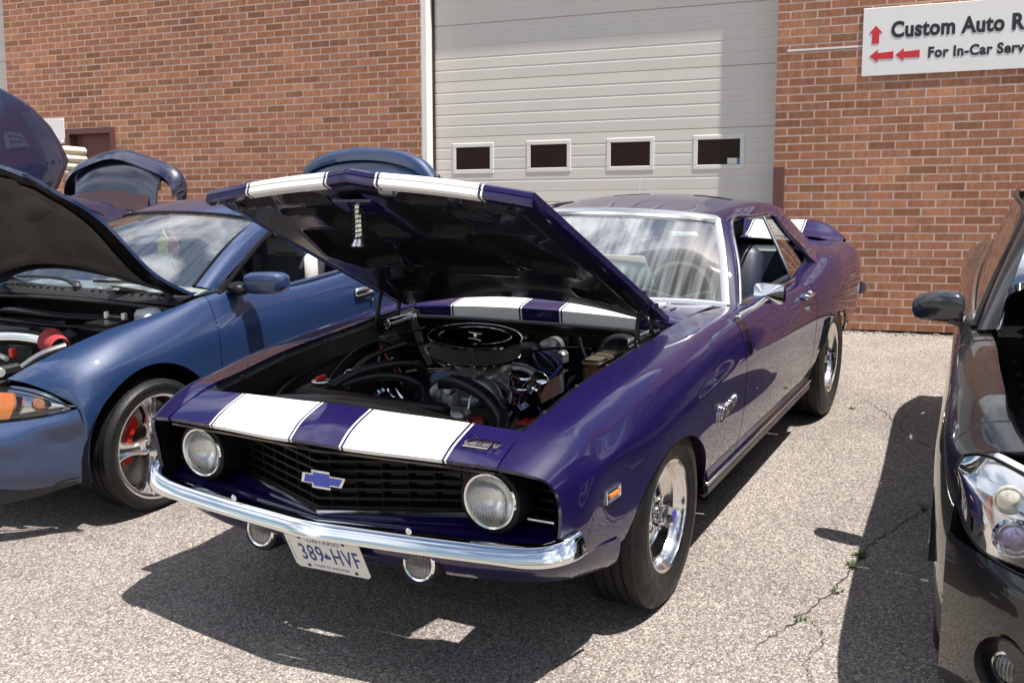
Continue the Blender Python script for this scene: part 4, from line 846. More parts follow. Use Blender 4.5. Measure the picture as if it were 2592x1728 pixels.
A = MB(); A.lathe([(0, -.012), (.10, -.012), (.165, -.006), (.181, .0), (.183, .006), (.178, .010)], (0, 0, 0), 'z', 72); aco = A.build('air_cleaner', CHROME, engine); aco.matrix_local = tilt
A = MB(); n = 220; V = []; F = []
for k in range(n):
    a = 2 * math.pi * k / n; r = .174 if k % 2 else .1795; V += [(r * math.sin(a), r * math.cos(a), .008), (r * math.sin(a), r * math.cos(a), .070)]
F = [(2 * k, 2 * k + 1, (2 * k + 3) % (2 * n), (2 * k + 2) % (2 * n)) for k in range(n)]; A.add(V, F); A.build('filter_element', mat('oiled_filter', (.055, .048, .04), .6, var=.5, vscale=60), aco, smooth=0)
A = MB(); A.lathe([(.178, .066), (.184, .068), (.185, .074), (.182, .079), (.172, .083), (.152, .084), (.142, .081), (.136, .074), (.120, .072), (.05, .075), (0, .076)], (0, 0, 0), 'z', 88); A.build('air_cleaner_lid', mat('chrome_dark_lid', (.055, .055, .07), .06, 1.0), aco)
A = MB(); A.lathe([(.1785, .0655), (.1855, .068), (.1865, .0745), (.1825, .0795), (.176, .0815)], (0, 0, 0), 'z', 88); A.lathe([(.1515, .0842), (.145, .0835), (.1385, .0785), (.1375, .0755)], (0, 0, 0), 'z', 88); A.build('lid_ring', CHROME, aco)
A = MB(); A.lathe([(.010, .074), (.008, .085), (0, .087)], (0, 0, 0), 'z', 16); A.box((0, 0, .088), (.012, .062, .010), bev=.004); A.build('wing_nut', CHROME, aco)
def pipe(name, pts, r, m, par, sm=24, n=12): return MB().tube(pts, r, n, sm=sm).build(name, m, par)
pipe('radiator_hose', [(.105, -.01, .752), (.130, .05, .780), (.150, .14, .772), (.180, .250, .725), (.225, .315, .672), (.33, .33, .615), (.46, .29, .60), (.57, .24, .62)], .0265, HOSE, engine, 40)
MB().lathe([(.034, 0), (.034, .016)], (0, 0, 0), 'x', 18).build('hose_clamp', CHROME_D, engine).matrix_local = Matrix.Translation((.135, .035, .757)) @ Matrix.Rotation(R(-30), 4, 'Y')
pipe('heater_hose', [(.44, -.30, .79), (.36, -.245, .83), (.27, -.13, .862), (.17, -.08, .84), (.10, -.09, .76), (.09, -.11, .68)], .0165, HOSE, engine, 40)
pipe('heater_hose', [(.44, -.315, .785), (.37, -.26, .80), (.29, -.155, .82), (.22, -.075, .79), (.17, -.045, .72), (.16, -.04, .64)], .0175, HOSE, engine, 40)
pipe('heater_hose', [(-.30, -.46, .80), (.0, -.44, .80), (.22, -.36, .79), (.43, -.30, .78)], .012, HOSE, engine, 30)
# front of the engine: alternator, pulleys, brackets
al = MB(); al.lathe([(.0, .0), (.055, .0), (.062, .015), (.062, .08), (.05, .095), (.0, .10)], (.20, -.175, .66), 'x', 28); al.lathe([(.035, .10), (.038, .115), (.030, .118), (.038, .121), (.035, .135), (0, .136)], (.20, -.175, .66), 'x', 24); al.build('alternator', ALU, engine, smooth=35)
br = MB(); br.box((.28, -.135, .735), (.012, .15, .030), rot=rotx(-.8)); br.box((.255, -.09, .73), (.012, .12, .022), rot=rotx(-1.1)); br.tube([(.30, -.17, .76), (.30, -.20, .715), (.30, -.18, .67)], .008, 8, sm=10); br.build('alternator_bracket', CHROME, engine, smooth=0)
pu = MB(); pu.lathe([(.0, .01), (.07, .01), (.085, .0), (.075, .012), (.085, .024), (.06, .026), (.0, .03)], (.26, .02, .60), 'x', 32); pu.lathe([(.0, .0), (.03, .0), (.035, .03), (.0, .05)], (.28, .02, .60), 'x', 20); pu.build('water_pump_pulley', ALU, engine)
fn = MB()
for k in range(6): a = k * 1.047; fn.box((.355, .02 + .12 * math.sin(a), .60 + .12 * math.cos(a)), (.004, .07, .17), rot=np.array(rotx(-a)) @ np.array(rotz(.4)))
fn.build('cooling_fan', CHROME_D, engine, smooth=0)
wp = MB(); wp.box((.20, .0, .675), (.10, .30, .05), bev=.02); wp.box((.22, .10, .66), (.05, .10, .08), bev=.02); wp.build('water_pump', ALU, engine, smooth=40)
bl = MB(); bl.tube([(.295, .02 + .075 * math.cos(t) - .09 * (1 - math.sin(t)) * .5, .62 + .08 * math.sin(t)) for t in np.linspace(0, 2 * np.pi, 40)], .006, 6, cap=False); bl.build('fan_belt', HOSE, engine)
# breather, oil filler, distributor, plug wires
bc = MB(); bc.lathe([(.022, -.05), (.022, .0), (.038, .004), (.041, .010), (.041, .020), (.037, .024), (.037, .046), (.042, .050), (.042, .062), (.036, .068), (.0, .070)], (0, 0, 0), 'z', 40); bc.build('breather_cap', CHROME, engine).matrix_local = Matrix.Translation((.060, .282, .750)) @ Matrix.Rotation(R(-16), 4, 'X')
oc = MB(); oc.lathe([(.026, -.075), (.026, -.02), (.034, -.018), (.034, .0), (.028, .004), (.028, .022), (.033, .024), (.033, .040), (.024, .046), (0, .047)], (0, 0, 0), 'z', 28); oc.build('oil_filler', CHROME, engine).matrix_local = Matrix.Translation((-.035, .318, .755)) @ Matrix.Rotation(R(-38), 4, 'X') @ Matrix.Rotation(R(12), 4, 'Y')
cl = MB(); cl.lathe([(.030, -.055), (.030, .055)], (0, 0, 0), 'x', 24); cl.lathe([(.032, -.02), (.032, .0)], (0, 0, 0), 'x', 24); cl.build('ignition_coil', mat('black_chrome', (0, 0, 0)), engine).matrix_local = Matrix.Translation((.14, .26, .64)) @ Matrix.Rotation(R(25), 4, 'Y')
ds = MB(); ds.lathe([(.03, -.1), (.03, .0), (.055, .01), (.055, .05), (.04, .06), (0, .065)], (-.50, .03, .74), 'z', 24); ds.build('distributor', PLASTIC, engine)
rw_ = random.Random(4)
for k in range(4):
    x0 = .02 - .13 * k; b = MB(); b.tube([(-.49, .04 + .01 * k, .79), (-.40 + .03 * k, .25, .765 - .012 * k), (x0 - .02, .35 + rw_.uniform(-.02, .02), .68), (x0 + .01, .37, .66), (x0 + .02, .34, .585)], .0052, 7, sm=30); b.tube([(x0 + .01, .372, .65), (x0 + .02, .338, .58)], .009, 8); b.build('plug_wire', BLUEW, engine)
b = MB(); b.tube([(.12, .20, .60), (.16, .30, .60), (.14, .36, .60), (.02, .42, .63)], .0052, 7, sm=20); b.tube([(.19, .33, .58), (.19, .345, .63), (.10, .39, .64)], .0052, 7, sm=16); b.build('plug_wire', BLUEW, engine)
ex = MB()
for k in range(4): ex.tube([(.06 - .13 * k, .28, .575), (.05 - .13 * k, .36, .56), (-.05 - .10 * k, .40, .48)], .020, 8, sm=8)
ex.tube([(.16, .33, .575), (.05, .345, .575), (-.40, .345, .575)], .026, 10); ex.box((.06, .335, .612), (.34, .085, .05), rot=rotx(-.5), bev=.012)
for k in range(5): ex.lathe([(.012, .0), (.012, .014), (0, .016)], (.20 - .07 * k, .350, .632), 'z', 6)
ex.box((.10, .13, .60), (.10, .08, .10), bev=.02); ex.build('exhaust_manifold', REDP, engine)
pipe('fuel_line', [(.16, .12, .62), (.10, .11, .74), (.02, .08, .79)], .005, CHROME_D, engine); pipe('throttle_rod', [(-.10, .11, .80), (.03, .22, .765)], .004, CHROME_D, engine, 6, 6)
pipe('vacuum_hose', [(.0, -.06, .80), (-.05, -.17, .83), (-.22, -.28, .82), (-.35, -.32, .76)], .007, mat('grey_hose', (.20, .19, .17), .5), engine); pipe('vacuum_hose', [(.02, -.03, .80), (.06, -.16, .79), (.0, -.25, .76)], .004, mat('grey_hose', (0, 0, 0)), engine)
pipe('battery_cable', [(-.40, -.50, .70), (-.20, -.50, .83), (.1, -.49, .80), (.30, -.46, .70)], .006, HOSE, engine)
# brake booster and master cylinder on the driver side of the firewall
mc = MB(); mc.lathe([(0, 0), (.11, .0), (.118, .02), (.118, .05), (.09, .085), (.03, .10), (0, .10)], (-.62, .44, .74), 'x', 36); boo = mc.build('brake_booster', SATIN, car)
mc = MB(); mc.box((-.40, .43, .735), (.21, .085, .085), bev=.014); mc.lathe([(.030, 0), (.030, .05), (.024, .056), (0, .056)], (-.30, .43, .700), 'x', 20); mc.tube([(-.33, .475, .71), (-.33, .50, .71)], .016, 8); mco = mc.build('master_cylinder', RUST, car, smooth=35)
MB().box((-.40, .43, .789), (.215, .092, .028), bev=.010).build('cylinder_lid', GOLD, mco, smooth=40); MB().tube([(-.40, .38, .74), (-.40, .385, .805), (-.40, .43, .812), (-.40, .475, .805), (-.40, .48, .74)], .003, 6, sm=14).build('lid_clip', CHROME_D, mco)
pv = MB(); pv.box((-.19, .47, .655), (.075, .035, .035), bev=.006); pv.tube([(-.235, .47, .655), (-.15, .47, .655)], .012, 8); pvo = pv.build('brake_valve', RUST, car, smooth=30)
pipe('brake_line', [(-.16, .46, .66), (-.13, .45, .68), (-.09, .45, .65), (-.08, .44, .56)], .0042, mat('grey_hose', (0, 0, 0)), car); pipe('brake_line', [(-.32, .49, .72), (-.27, .51, .70), (-.27, .50, .66), (-.23, .47, .66)], .0042, RUST, car)
hb = MB(); hb.box((-.57, -.30, .72), (.14, .34, .20), bev=.03); hb.lathe([(.075, 0), (.075, .09), (.05, .10), (0, .10)], (-.53, -.25, .72), 'x', 28); hb.build('heater_box', BLACK, car, smooth=30)
bt = MB(); bt.box((.36, .47, .60), (.20, .17, .18), bev=.01); bt.build('washer_tank', BLACK, car, smooth=20); bt = MB(); bt.box((.30, -.50, .63), (.26, .18, .19), bev=.012); bt.build('battery', BLACK, car, smooth=20)
rg = MB(); rg.box((-.30, -.545, .80), (.10, .05, .075), bev=.008); rg.box((-.30, -.52, .80), (.07, .03, .05), bev=.006); rg.build('relay_box', IRON, car, smooth=25)
wm = MB(); wm.lathe([(0, 0), (.042, .0), (.045, .02), (.045, .09), (.03, .10), (0, .10)], (-.62, .12, .775), 'x', 24); wm.box((-.60, .12, .73), (.06, .12, .06), bev=.012); wm.build('wiper_motor', ALU, car, smooth=35)
for p_, r_, m_ in (([(-.60, -.02, .80), (-.50, -.10, .815), (-.42, -.24, .80), (-.34, -.40, .80), (-.30, -.52, .79)], .008, HOSE), ([(-.52, -.50, .83), (-.30, -.56, .815), (.0, -.57, .80), (.35, -.545, .775), (.56, -.45, .76)], .007, HOSE), ([(-.60, .24, .82), (-.50, .30, .80), (-.42, .36, .77), (-.30, .50, .76), (.10, .535, .74), (.45, .53, .72)], .0075, HOSE), ([(-.25, -.56, .80), (-.12, -.40, .74), (.02, -.25, .72)], .005, mat('red_wire', (.35, .02, .015), .4)), ([(-.28, -.56, .79), (-.10, -.46, .76), (.10, -.30, .70), (.20, -.20, .70)], .0045, mat('grey_hose', (0, 0, 0))), ([(-.58, .30, .78), (-.35, .20, .82), (-.22, .13, .81)], .006, HOSE)):
    MB().tube(p_, r_, 7, sm=36).build('wiring', m_, car)
ds_ = MB(); ds_.tube([(-.02, -.22, .56), (.0, -.26, .70), (.02, -.28, .80)], .004, 6, sm=10); ds_.tube([(.02, -.295 + .018 * math.cos(t), .80 + .018 * math.sin(t)) for t in np.linspace(0, 6.28, 20)], .003, 5, cap=False); ds_.build('dipstick', CHROME_D, engine)
for x, y, z in ((.365, -.25, .83), (.375, -.262, .802), (.565, .24, .625)): MB().lathe([(.0205, -.006), (.022, -.005), (.022, .005), (.0205, .006)], (0, 0, 0), 'x', 18).build('hose_clamp', CHROME_D, engine).matrix_local = Matrix.Translation((x, y, z)) @ Matrix.Rotation(R(38), 4, 'Z')
for k in range(5): MB().box((-.636, -.45 + .2 * k, .80), (.012, .05, .03), bev=.004).build('wire_clip', IRON, fw, smooth=20)
# hood hinges and their springs
for mir in (False, True):
    h = MB(); h.box((-.43, .615, .845), (.26, .012, .10), bev=.004)
    for x0, x1, z1 in ((-.335, -.375, 1.075), (-.495, -.52, 1.005)): h.tube([(x0, .612, .83), (x0 + .015, .612, .88), ((x0 + x1) / 2 + .012, .612, (.88 + z1) / 2 + .01), (x1, .612, z1 - .02), (x1 - .008, .612, z1)], [.014, .012, .010, .010, .012], 8, sm=14)
    ho = h.build('hood_hinge', SATIN, car, mirror=mir)
    s_ = MB(); t = np.linspace(0, 1, 160); s_.tube(np.stack([-.56 + .22 * t, .585 + .020 * np.cos(t * 100), .872 + .020 * np.sin(t * 100)], 1), .0032, 5); s_.build('hinge_spring', CHROME_D, ho, mirror=mir)
# ---------------------------------------------------------------- the propped hood
HO = np.array([-.545, 0, .950]); HA = math.atan2(.57, 1.145); HD = np.array([math.cos(HA), 0, math.sin(HA)]); HN = np.array([-math.sin(HA), 0, math.cos(HA)])
def hp(s, y, n): return HO + HD * s + np.array([0, y, 0]) + HN * n
HW = lambda s: .662 - .012 * (s / 1.27) ** 2
def hcrown(s, y):
    t = abs(y) / .66; c = (.088 - .048 * min(1, s / 1.0)) * (1 - t ** 2) + .010 * max(0, 1 - abs(y) / .09) * (s / 1.3); return c
hlen = lambda y: 1.268 + .075 * (1 - abs(y) / .66)
nu, nv = 30, 61
P = np.array([[hp(hlen(t * .65) * i / (nu - 1), t * HW(hlen(0) * i / (nu - 1)), hcrown(hlen(0) * i / (nu - 1), t * .66)) for t in np.linspace(-1, 1, nv)] for i in range(nu)])
hb = MB(); hb.grid(P, ref=(.1, 0, 0))
F0 = P[-1]; lip = [F0, F0 + HD * .006 - HN * .006, F0 + HD * .007 - HN * .018, F0 + HD * .003 - HN * .021, F0 + HD * .006 - HN * .025, F0 + HD * .004 - HN * .040, F0 - HD * .004 - HN * .046, F0 - HD * .03 - HN * .046]
hb.grid(np.array(lip), ref=(.1, 0, 1))
for e in (0, -1): hb.grid(np.array([P[:, e], P[:, e] - HN * .022 + np.array([0, -.003 * (1 if e else -1), 0]), P[:, e] - HN * .026 - np.array([0, .03 * (1 if e else -1), 0])]))
hb.grid(np.array([P[0], P[0] - HN * .026]))
hood = hb.build('hood', STRIPE, car, smooth=35)
# pressed inner frame: a fine sheet dished by the recesses between its ribs
def poly_sd(px, py, poly):
    d = 1e9; ins = False; n = len(poly)
    for i in range(n):
        ax, ay = poly[i]; bx, by = poly[(i + 1) % n]; vx, vy = bx - ax, by - ay; t = max(0, min(1, ((px - ax) * vx + (py - ay) * vy) / (vx * vx + vy * vy))); d = min(d, math.hypot(px - ax - vx * t, py - ay - vy * t))
        if (ay > py) != (by > py) and px < (bx - ax) * (py - ay) / (by - ay) + ax: ins = not ins
    return -d if ins else d
REC = [([(.95, .44), (.94, .31), (.86, .20), (.79, .19), (.56, .30), (.54, .46), (.70, .515)], .030), ([(1.16, .075), (1.165, .255), (1.0, .285), (.885, .20), (.88, .06)], .040),
       ([(.79, -.11), (.79, .11), (.69, .20), (.52, .21), (.42, .14), (.405, 0), (.42, -.14), (.52, -.21), (.69, -.20)], .026),
       ([(.33, .39), (.33, .455), (.22, .49), (.21, .37)], .014), ([(1.245, .17), (1.245, .31), (1.225, .31), (1.225, .17)], .012), ([(1.15, .27), (1.15, .39), (1.125, .40), (1.125, .28)], .012), ([(1.235, .40), (1.235, .54), (1.215, .54), (1.215, .40)], .010)]
RECS = [(p, d) for p, d in REC] + [([(a, -b) for a, b in p], d) for k, (p, d) in enumerate(REC) if k != 2]
def poly_sdv(X, Y, poly):
    d = np.full(X.shape, 1e9); ins = np.zeros(X.shape, bool); n = len(poly)
    for i in range(n):
        (ax, ay), (bx, by) = poly[i], poly[(i + 1) % n]; vx, vy = bx - ax, by - ay; t = np.clip(((X - ax) * vx + (Y - ay) * vy) / (vx * vx + vy * vy), 0, 1); d = np.minimum(d, np.hypot(X - ax - vx * t, Y - ay - vy * t))
        ins ^= ((ay > Y) != (by > Y)) & (X < (bx - ax) * (Y - ay) / (by - ay + 1e-12) + ax)
    return np.where(ins, -d, d)
nu, nv = 170, 168; S_ = np.zeros((nu, nv)); Y_ = np.zeros((nu, nv)); CR_ = np.zeros((nu, nv)); ED = np.zeros((nu, nv))
for i in range(nu):
    for j in range(nv):
        t = -1 + 2 * j / (nv - 1); s = .03 + (hlen(t * .65) - .045) * i / (nu - 1); y = t * (HW(s) - .024)
        S_[i, j] = s; Y_[i, j] = y; CR_[i, j] = hcrown(s, t * .66); ED[i, j] = max(0, 1 - min(HW(s) - .024 - abs(y), .12 + s * 0, hlen(t * .65) - .03 - s) / .05)
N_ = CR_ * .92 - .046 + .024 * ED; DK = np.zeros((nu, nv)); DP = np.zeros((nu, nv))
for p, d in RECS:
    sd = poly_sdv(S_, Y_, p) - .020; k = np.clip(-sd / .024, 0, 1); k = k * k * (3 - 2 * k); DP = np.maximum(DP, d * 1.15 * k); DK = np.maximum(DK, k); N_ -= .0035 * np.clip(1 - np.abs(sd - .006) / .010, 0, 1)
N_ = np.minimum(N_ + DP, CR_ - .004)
V = HO + S_[..., None] * HD + Y_[..., None] * np.array([0, 1., 0]) + N_[..., None] * HN
hf = MB(); hf.grid(V)
hf.m = [1 if DK[f[0] // nv, f[0] % nv] > .05 or DK[f[2] // nv, f[2] % nv] > .05 else 0 for f in hf.f]  # recess floors and walls get a duller black, painted in as shade between ribs
hf.build('hood_inner_frame', [mat('dark_blue_black', (.012, .0105, .022), .22, spec=.5, coat=.6, coat_rough=.06), mat('recess_shade_black', (.012, .011, .012), .6, spec=.2, var=.3, vscale=12)], hood, smooth=50)
for s_, y in ((.55, -.26), (.55, .26)):
    b = MB(); b.tube([hp(s_ - .05, y, -.02), hp(s_ + .0, y - .018, -.02), hp(s_ + .03, y, -.02), hp(s_ + .0, y + .018, -.02), hp(s_ - .05, y, -.02)], .0025, 5, sm=24); b.build('bracket', IRON, hood)
MB().lathe([(.0, .004), (.022, .004), (.026, -.004), (.022, -.010), (0, -.012)], (0, 0, 0), 'z', 20).build('rubber_bumper', IRON, hood).matrix_local = Matrix.Translation(hp(.17, 0, .008)) @ Matrix.Rotation(-HA, 4, 'Y')
for y in (-.545, .545): MB().lathe([(.020, -.026), (.024, -.034), (.012, -.040), (0, -.038)], (0, 0, 0), 'z', 20).build('rubber_bumper', HOSE, hood).matrix_local = Matrix.Translation(hp(1.19, y, .0)) @ Matrix.Rotation(-HA, 4, 'Y')
# latch pin with its spring, hanging from the leading edge
L_ = MB(); b0 = hp(1.235, -.015, .0); dwn = -HN * .93 - HD * .37; dwn /= np.linalg.norm(dwn)
L_.tube([b0 - HN * .02, b0 - HN * .03 + dwn * .03, b0 + dwn * .16], [.010, .008, .008], 10); L_.tube([b0 + dwn * .125, b0 + dwn * .150, b0 + dwn * .165, b0 + dwn * .176], [.012, .021, .030, .012], 16); L_.tube([b0 + dwn * .06, b0 + dwn * .10, b0 + dwn * .13], [.010, .014, .014], 10)
lo = L_.build('hood_latch', mat('zinc_bright', (.80, .78, .72), .18, 1.0, var=.2, vscale=80), hood)
t = np.linspace(0, 1, 120); u1 = np.cross(dwn, [0, 1, 0]); u1 /= np.linalg.norm(u1); u2 = np.cross(dwn, u1)
MB().tube(b0 + np.outer(.03 + .11 * t, dwn) + np.outer(.021 * np.cos(t * 45), u1) + np.outer(.021 * np.sin(t * 45), u2), .0022, 5).build('latch_spring', IRON, hood)
b = MB(); b.box(hp(1.225, -.015, -.030), (.09, .16, .012), rot=roty(-HA), bev=.004); b.build('latch_plate', PURPLE, hood, smooth=20)
# ---------------------------------------------------------------- wheels, interior, bits
wl = []
for s_ in (1, -1):
    wheel(car, (0, s_ * .752, .332), s_, .334, .201, .235, 'steel', steer=R(0)); wheel(car, (-2.743, s_ * .752, .345), s_, .347, .201, .29, 'steel')
HUBB = mat('hub_enamel', (.06, .05, .30), .3, coat=.5)
for w in [o for o in car.children if o.name.startswith('wheel') and 'house' not in o.name]:
    f = 1 if w.matrix_local.translation.y > 0 else -1; hwid = .235 if w.matrix_local.translation.x > -1 else .29
    o = hwid / 2 * .90 * f - .070 * f; hc = MB(); hc.lathe([(.034, o), (.034, o + .045 * f), (.038, o + .047 * f), (.036, o + .056 * f), (.030, o + .058 * f)], (0, 0, 0), 'y', 32); hc.lathe([(.034, o + .050 * f), (.034, o + .085 * f), (.026, o + .093 * f)], (0, 0, 0), 'y', 6)
    h = hc.build('hub_cap', CHROME, w, smooth=30); MB().lathe([(.027, o + .0925 * f), (.020, o + .0955 * f), (0, o + .0965 * f)], (0, 0, 0), 'y', 24).build('hub_disc', HUBB, w)
    ln = MB()
    for k in range(5): a = 2 * math.pi * k / 5 + .9; ln.lathe([(.013, o - .0), (.013, o + .022 * f), (.010, o + .034 * f), (0, o + .037 * f)], (.060 * math.sin(a), 0, .060 * math.cos(a)), 'y', 6)
    ln.build('lug_nuts', CHROME, w, smooth=20)
it = MB(); it.box((-1.9, 0, .30), (2.0, 1.5, .03)); it.grid(loft([sym([(-1.12, 0, .885), (-1.13, .4, .885), (-1.20, .70, .88)]), sym([(-1.30, 0, .905), (-1.30, .4, .90), (-1.32, .72, .885)]), sym([(-1.36, 0, .86), (-1.36, .4, .86), (-1.36, .72, .85)]), sym([(-1.33, 0, .62), (-1.33, .4, .62), (-1.33, .72, .62)])], 12, 15)); it.build('dashboard', VINYL, car)
for s_ in (1, -1):
    seat(car, -1.95, s_ * .36, .46, VINYL, .54)
    MB().box((-1.75, s_ * .735, .66), (1.05, .03, .48), bev=.01).build('door_trim', VINYL, pn['door'][0 if s_ > 0 else 1], smooth=20)
rs_ = MB(); rs_.box((-2.75, 0, .50), (.5, 1.2, .16), bev=.05); rs_.box((-2.98, 0, .74), (.14, 1.2, .46), rot=roty(-.35), bev=.05); rs_.box((-3.15, 0, .925), (.35, 1.15, .02)); rs_.build('rear_seat', VINYL, car, smooth=40)
steering(car, (-1.50, .36, .86), .185, R(22), mat('cream_rim', (.42, .40, .33), .4))
mb = MB(); mb.box((-1.50, 0.0, 1.165), (.022, .22, .062), bev=.01, mi=0); mb.box((-1.514, 0.0, 1.165), (.002, .20, .05), mi=1); mb.tube([(-1.50, 0, 1.18), (-1.47, 0, 1.26)], .008, 6); mb.build('rear_view_mirror', [PLASTIC, CHROME], car, smooth=30)
for y in (-.30, .32): MB().box((-1.60, y, 1.225), (.16, .36, .016), rot=roty(.35), bev=.005).build('sun_visor', mat('grey_vinyl', (.22, .23, .24), .6, var=.1), car, smooth=20)
MB().grid(loft([sym([(-1.56, 0, 1.272), (-1.56, .5, 1.235)]), sym([(-2.0, 0, 1.292), (-2.0, .56, 1.232)]), sym([(-2.7, 0, 1.25), (-2.7, .55, 1.19)])], 8, 9)).build('headliner', mat('dark_headliner', (.03, .03, .035), .9), car)
MB().tube([(-3.60, -.68, .93), (-3.665, -.68, 1.25), (-3.71, -.68, 1.362)], .0035, 6).build('aerial', mat('bright_trim', (.8, .8, .8)), car)
wp = MB(); wp.box((0, 0, 0), (.22, .30, .001)); tag(wp.build('paper_sheet', WHITEP, None, smooth=0), 'white paper card propped behind the purple car windscreen', 'paper').matrix_world = LOT @ Matrix.Translation((-1.225, .175, 1.03)) @ Matrix.Rotation(R(-48), 4, 'Y')
wi = MB(); wi.tube([(-1.0, -.25, .925), (-1.06, -.10, .945), (-1.07, .15, .95)], .006, 6, sm=10); wi.tube([(-1.055, -.30, .942), (-1.09, .22, .948)], .0055, 6); wi.lathe([(.02, 0), (.022, .012), (.012, .02), (0, .02)], (-.985, -.26, .915), 'z', 16); wi.build('wiper', CHROME_D, car)
# ---------------------------------------------------------------- the blue coupe at left
BARGS = dict(rough=.5, metal=.12, coat=1.0, cior=1.58, coat_rough=.010, var=.06, vscale=4)
BLUE = mat('blue_metallic_paint', (.0075, .033, .115), **BARGS); flake(BLUE, .35, 1800)
OX, OY = .08, -2.45
cav = thing('blue_coupe', 'bright metallic blue coupe with red brake calipers and raised hood', 'car', lotpos(OX, OY))
def C2(x, ya, zt, yc, zs, ye, ze, yf, yg, zg): return [(x, ya, zt), (x, ya + .55 * (yc - ya), zt - .24 * (zt - zs)), (x, yc, zs), (x, yc + .62 * (ye - yc) + .008, .5 * zs + .5 * ze + .01), (x, ye, ze), (x, yf, ze - .17), (x, yg, zg)]
cs = [[(.47, .47, .695), (.46, .56, .688), (.435, .655, .660), (.41, .73, .625), (.385, .782, .588), (.38, .80, .50), (.38, .80, .30)],
      [(.40, .54, .745), (.395, .625, .735), (.385, .71, .700), (.375, .775, .640), (.370, .812, .575), (.368, .820, .44), (.366, .812, .27)],
      C2(.24, .62, .812, .775, .755, .838, .60, .838, .822, .24), C2(0, .68, .868, .800, .805, .850, .62, .852, .83, .21), C2(-.24, .735, .905, .812, .845, .852, .64, .854, .832, .20),
      C2(-.44, .765, .940, .815, .875, .852, .66, .852, .83, .20), C2(-.9, .775, .915, .825, .875, .858, .66, .855, .83, .20), C2(-1.6, .780, .935, .832, .895, .865, .68, .858, .83, .20), C2(-2.2, .77, .965, .83, .925, .868, .70, .86, .83, .22), C2(-2.64, .74, .985, .82, .94, .866, .71, .858, .82, .24), C2(-3.1, .70, .985, .79, .935, .83, .70, .82, .78, .28), C2(-3.4, .64, .97, .72, .92, .76, .70, .75, .70, .30)]
cn = Net(cs); cn.u = np.array([-.445, -.375] + [-s[0][0] for s in cs[2:]])
CA = (0, .300, .378, .392); CB = (-2.644, .300, .378, .385)
cp = side_panels(cn, cav, BLUE, [('fender', cn.u[0], .425, 44, [CA], 1.0), ('door', .429, 1.70, 22, [], 1.0), ('quarter_panel', 1.704, 3.4, 34, [CB], 1.0)])
for xc, zc, a, b in (CA, CB):
    for mir in (False, True):
        w = MB(); t = np.linspace(-.2, math.pi + .2, 24); w.grid(np.array([[(xc + (a + .015) * math.cos(k), yy, zc + (b + .02) * math.sin(k)) for k in t] for yy in (.48, .66, .835)])); w.add([(xc + (a + .015) * math.cos(k), .48, zc + (b + .02) * math.sin(k)) for k in t] + [(xc, .48, zc)], [(i, i + 1, 24) for i in range(23)]); w.build('wheel_house', BLACK, cav, mirror=mir)
for s_ in (1, -1):
    for x in (0, -2.644):
        wo, o = wheel(cav, (x, s_ * .745, .308), s_, .310, .249, .215, 'five')
        ca = MB(); V = []; a = np.linspace(-.35, 1.05, 14); y0 = o - s_ * .100; y1 = o - s_ * .042; r0, r1 = .118, .190
        for k in a:
            for r, y in ((r0, y0), (r1, y0), (r1 + .004, y1 - s_ * .012), (r1 - .012, y1), (r0 + .012, y1), (r0, y1 - s_ * .012)): V.append((r * math.cos(k), y, r * math.sin(k)))
        n = 6; ca.add(V, [(i * n + j, i * n + (j + 1) % n, (i + 1) * n + (j + 1) % n, (i + 1) * n + j) for i in range(len(a) - 1) for j in range(n)] + [tuple(range(n)), tuple(range((len(a) - 1) * n, len(a) * n))])
        for k in (.1, .65): ca.lathe([(.016, y1), (.016, y1 + s_ * .008), (0, y1 + s_ * .009)], (.155 * math.cos(k), 0, .155 * math.sin(k)), 'y', 14)
        ca.build('brake_caliper', mat('red_caliper_paint', (.52, .022, .012), .3, coat=.4, var=.15), wo, smooth=30)
# bumper with its headlamp
b = MB(); by = lambda t: t
rows = []
for z, inset in ((.655, .02), (.60, .0), (.545, -.02), (.515, -.055), (.46, -.062), (.40, -.052), (.33, -.045), (.27, -.02), (.235, .03)):
    half = []
    for y in (0, .2, .4, .55, .68, .76, .815):
        x = .80 - .50 * (y / .83) ** 2.6 - inset * (1 - (y / .9) ** 3); 
        half.append((max(x, .372), y, z if z < .53 else z - .055 * (y / .8) ** 2))
    rows.append(sym(half))
rows[3] = sym([(.775, 0, .528), (.752, .2, .527), (.665, .42, .526), (.575, .55, .532), (.475, .68, .543), (.410, .765, .564), (.388, .80, .575)])
rows.insert(4, sym([(.835, 0, .505), (.805, .2, .505), (.715, .42, .505), (.615, .56, .508), (.505, .70, .515), (.425, .785, .525), (.384, .815, .53)]))
b.grid(loft(rows[3:], 24, 49), fold=.006); bump = b.build('front_bumper', BLUE, cav, smooth=60)
b = MB(); b.grid(loft([sym([(.74, 0, .245), (.70, .3, .245), (.58, .55, .245), (.40, .78, .255)]), sym([(.74, 0, .165), (.70, .3, .165), (.575, .55, .175), (.40, .76, .235)])], 4, 31), fold=.006); b.build('chin_spoiler', PLASTIC, cav)
LENSC = glass('clear_lamp_cover', (.95, .96, .97), 1.0)
hl_t = [(.395, .770, .578), (.435, .70, .618), (.47, .60, .650), (.53, .45, .672), (.60, .28, .675)]; hl_b = [(.397, .772, .568), (.475, .66, .540), (.53, .56, .530), (.60, .42, .522), (.68, .25, .52)]
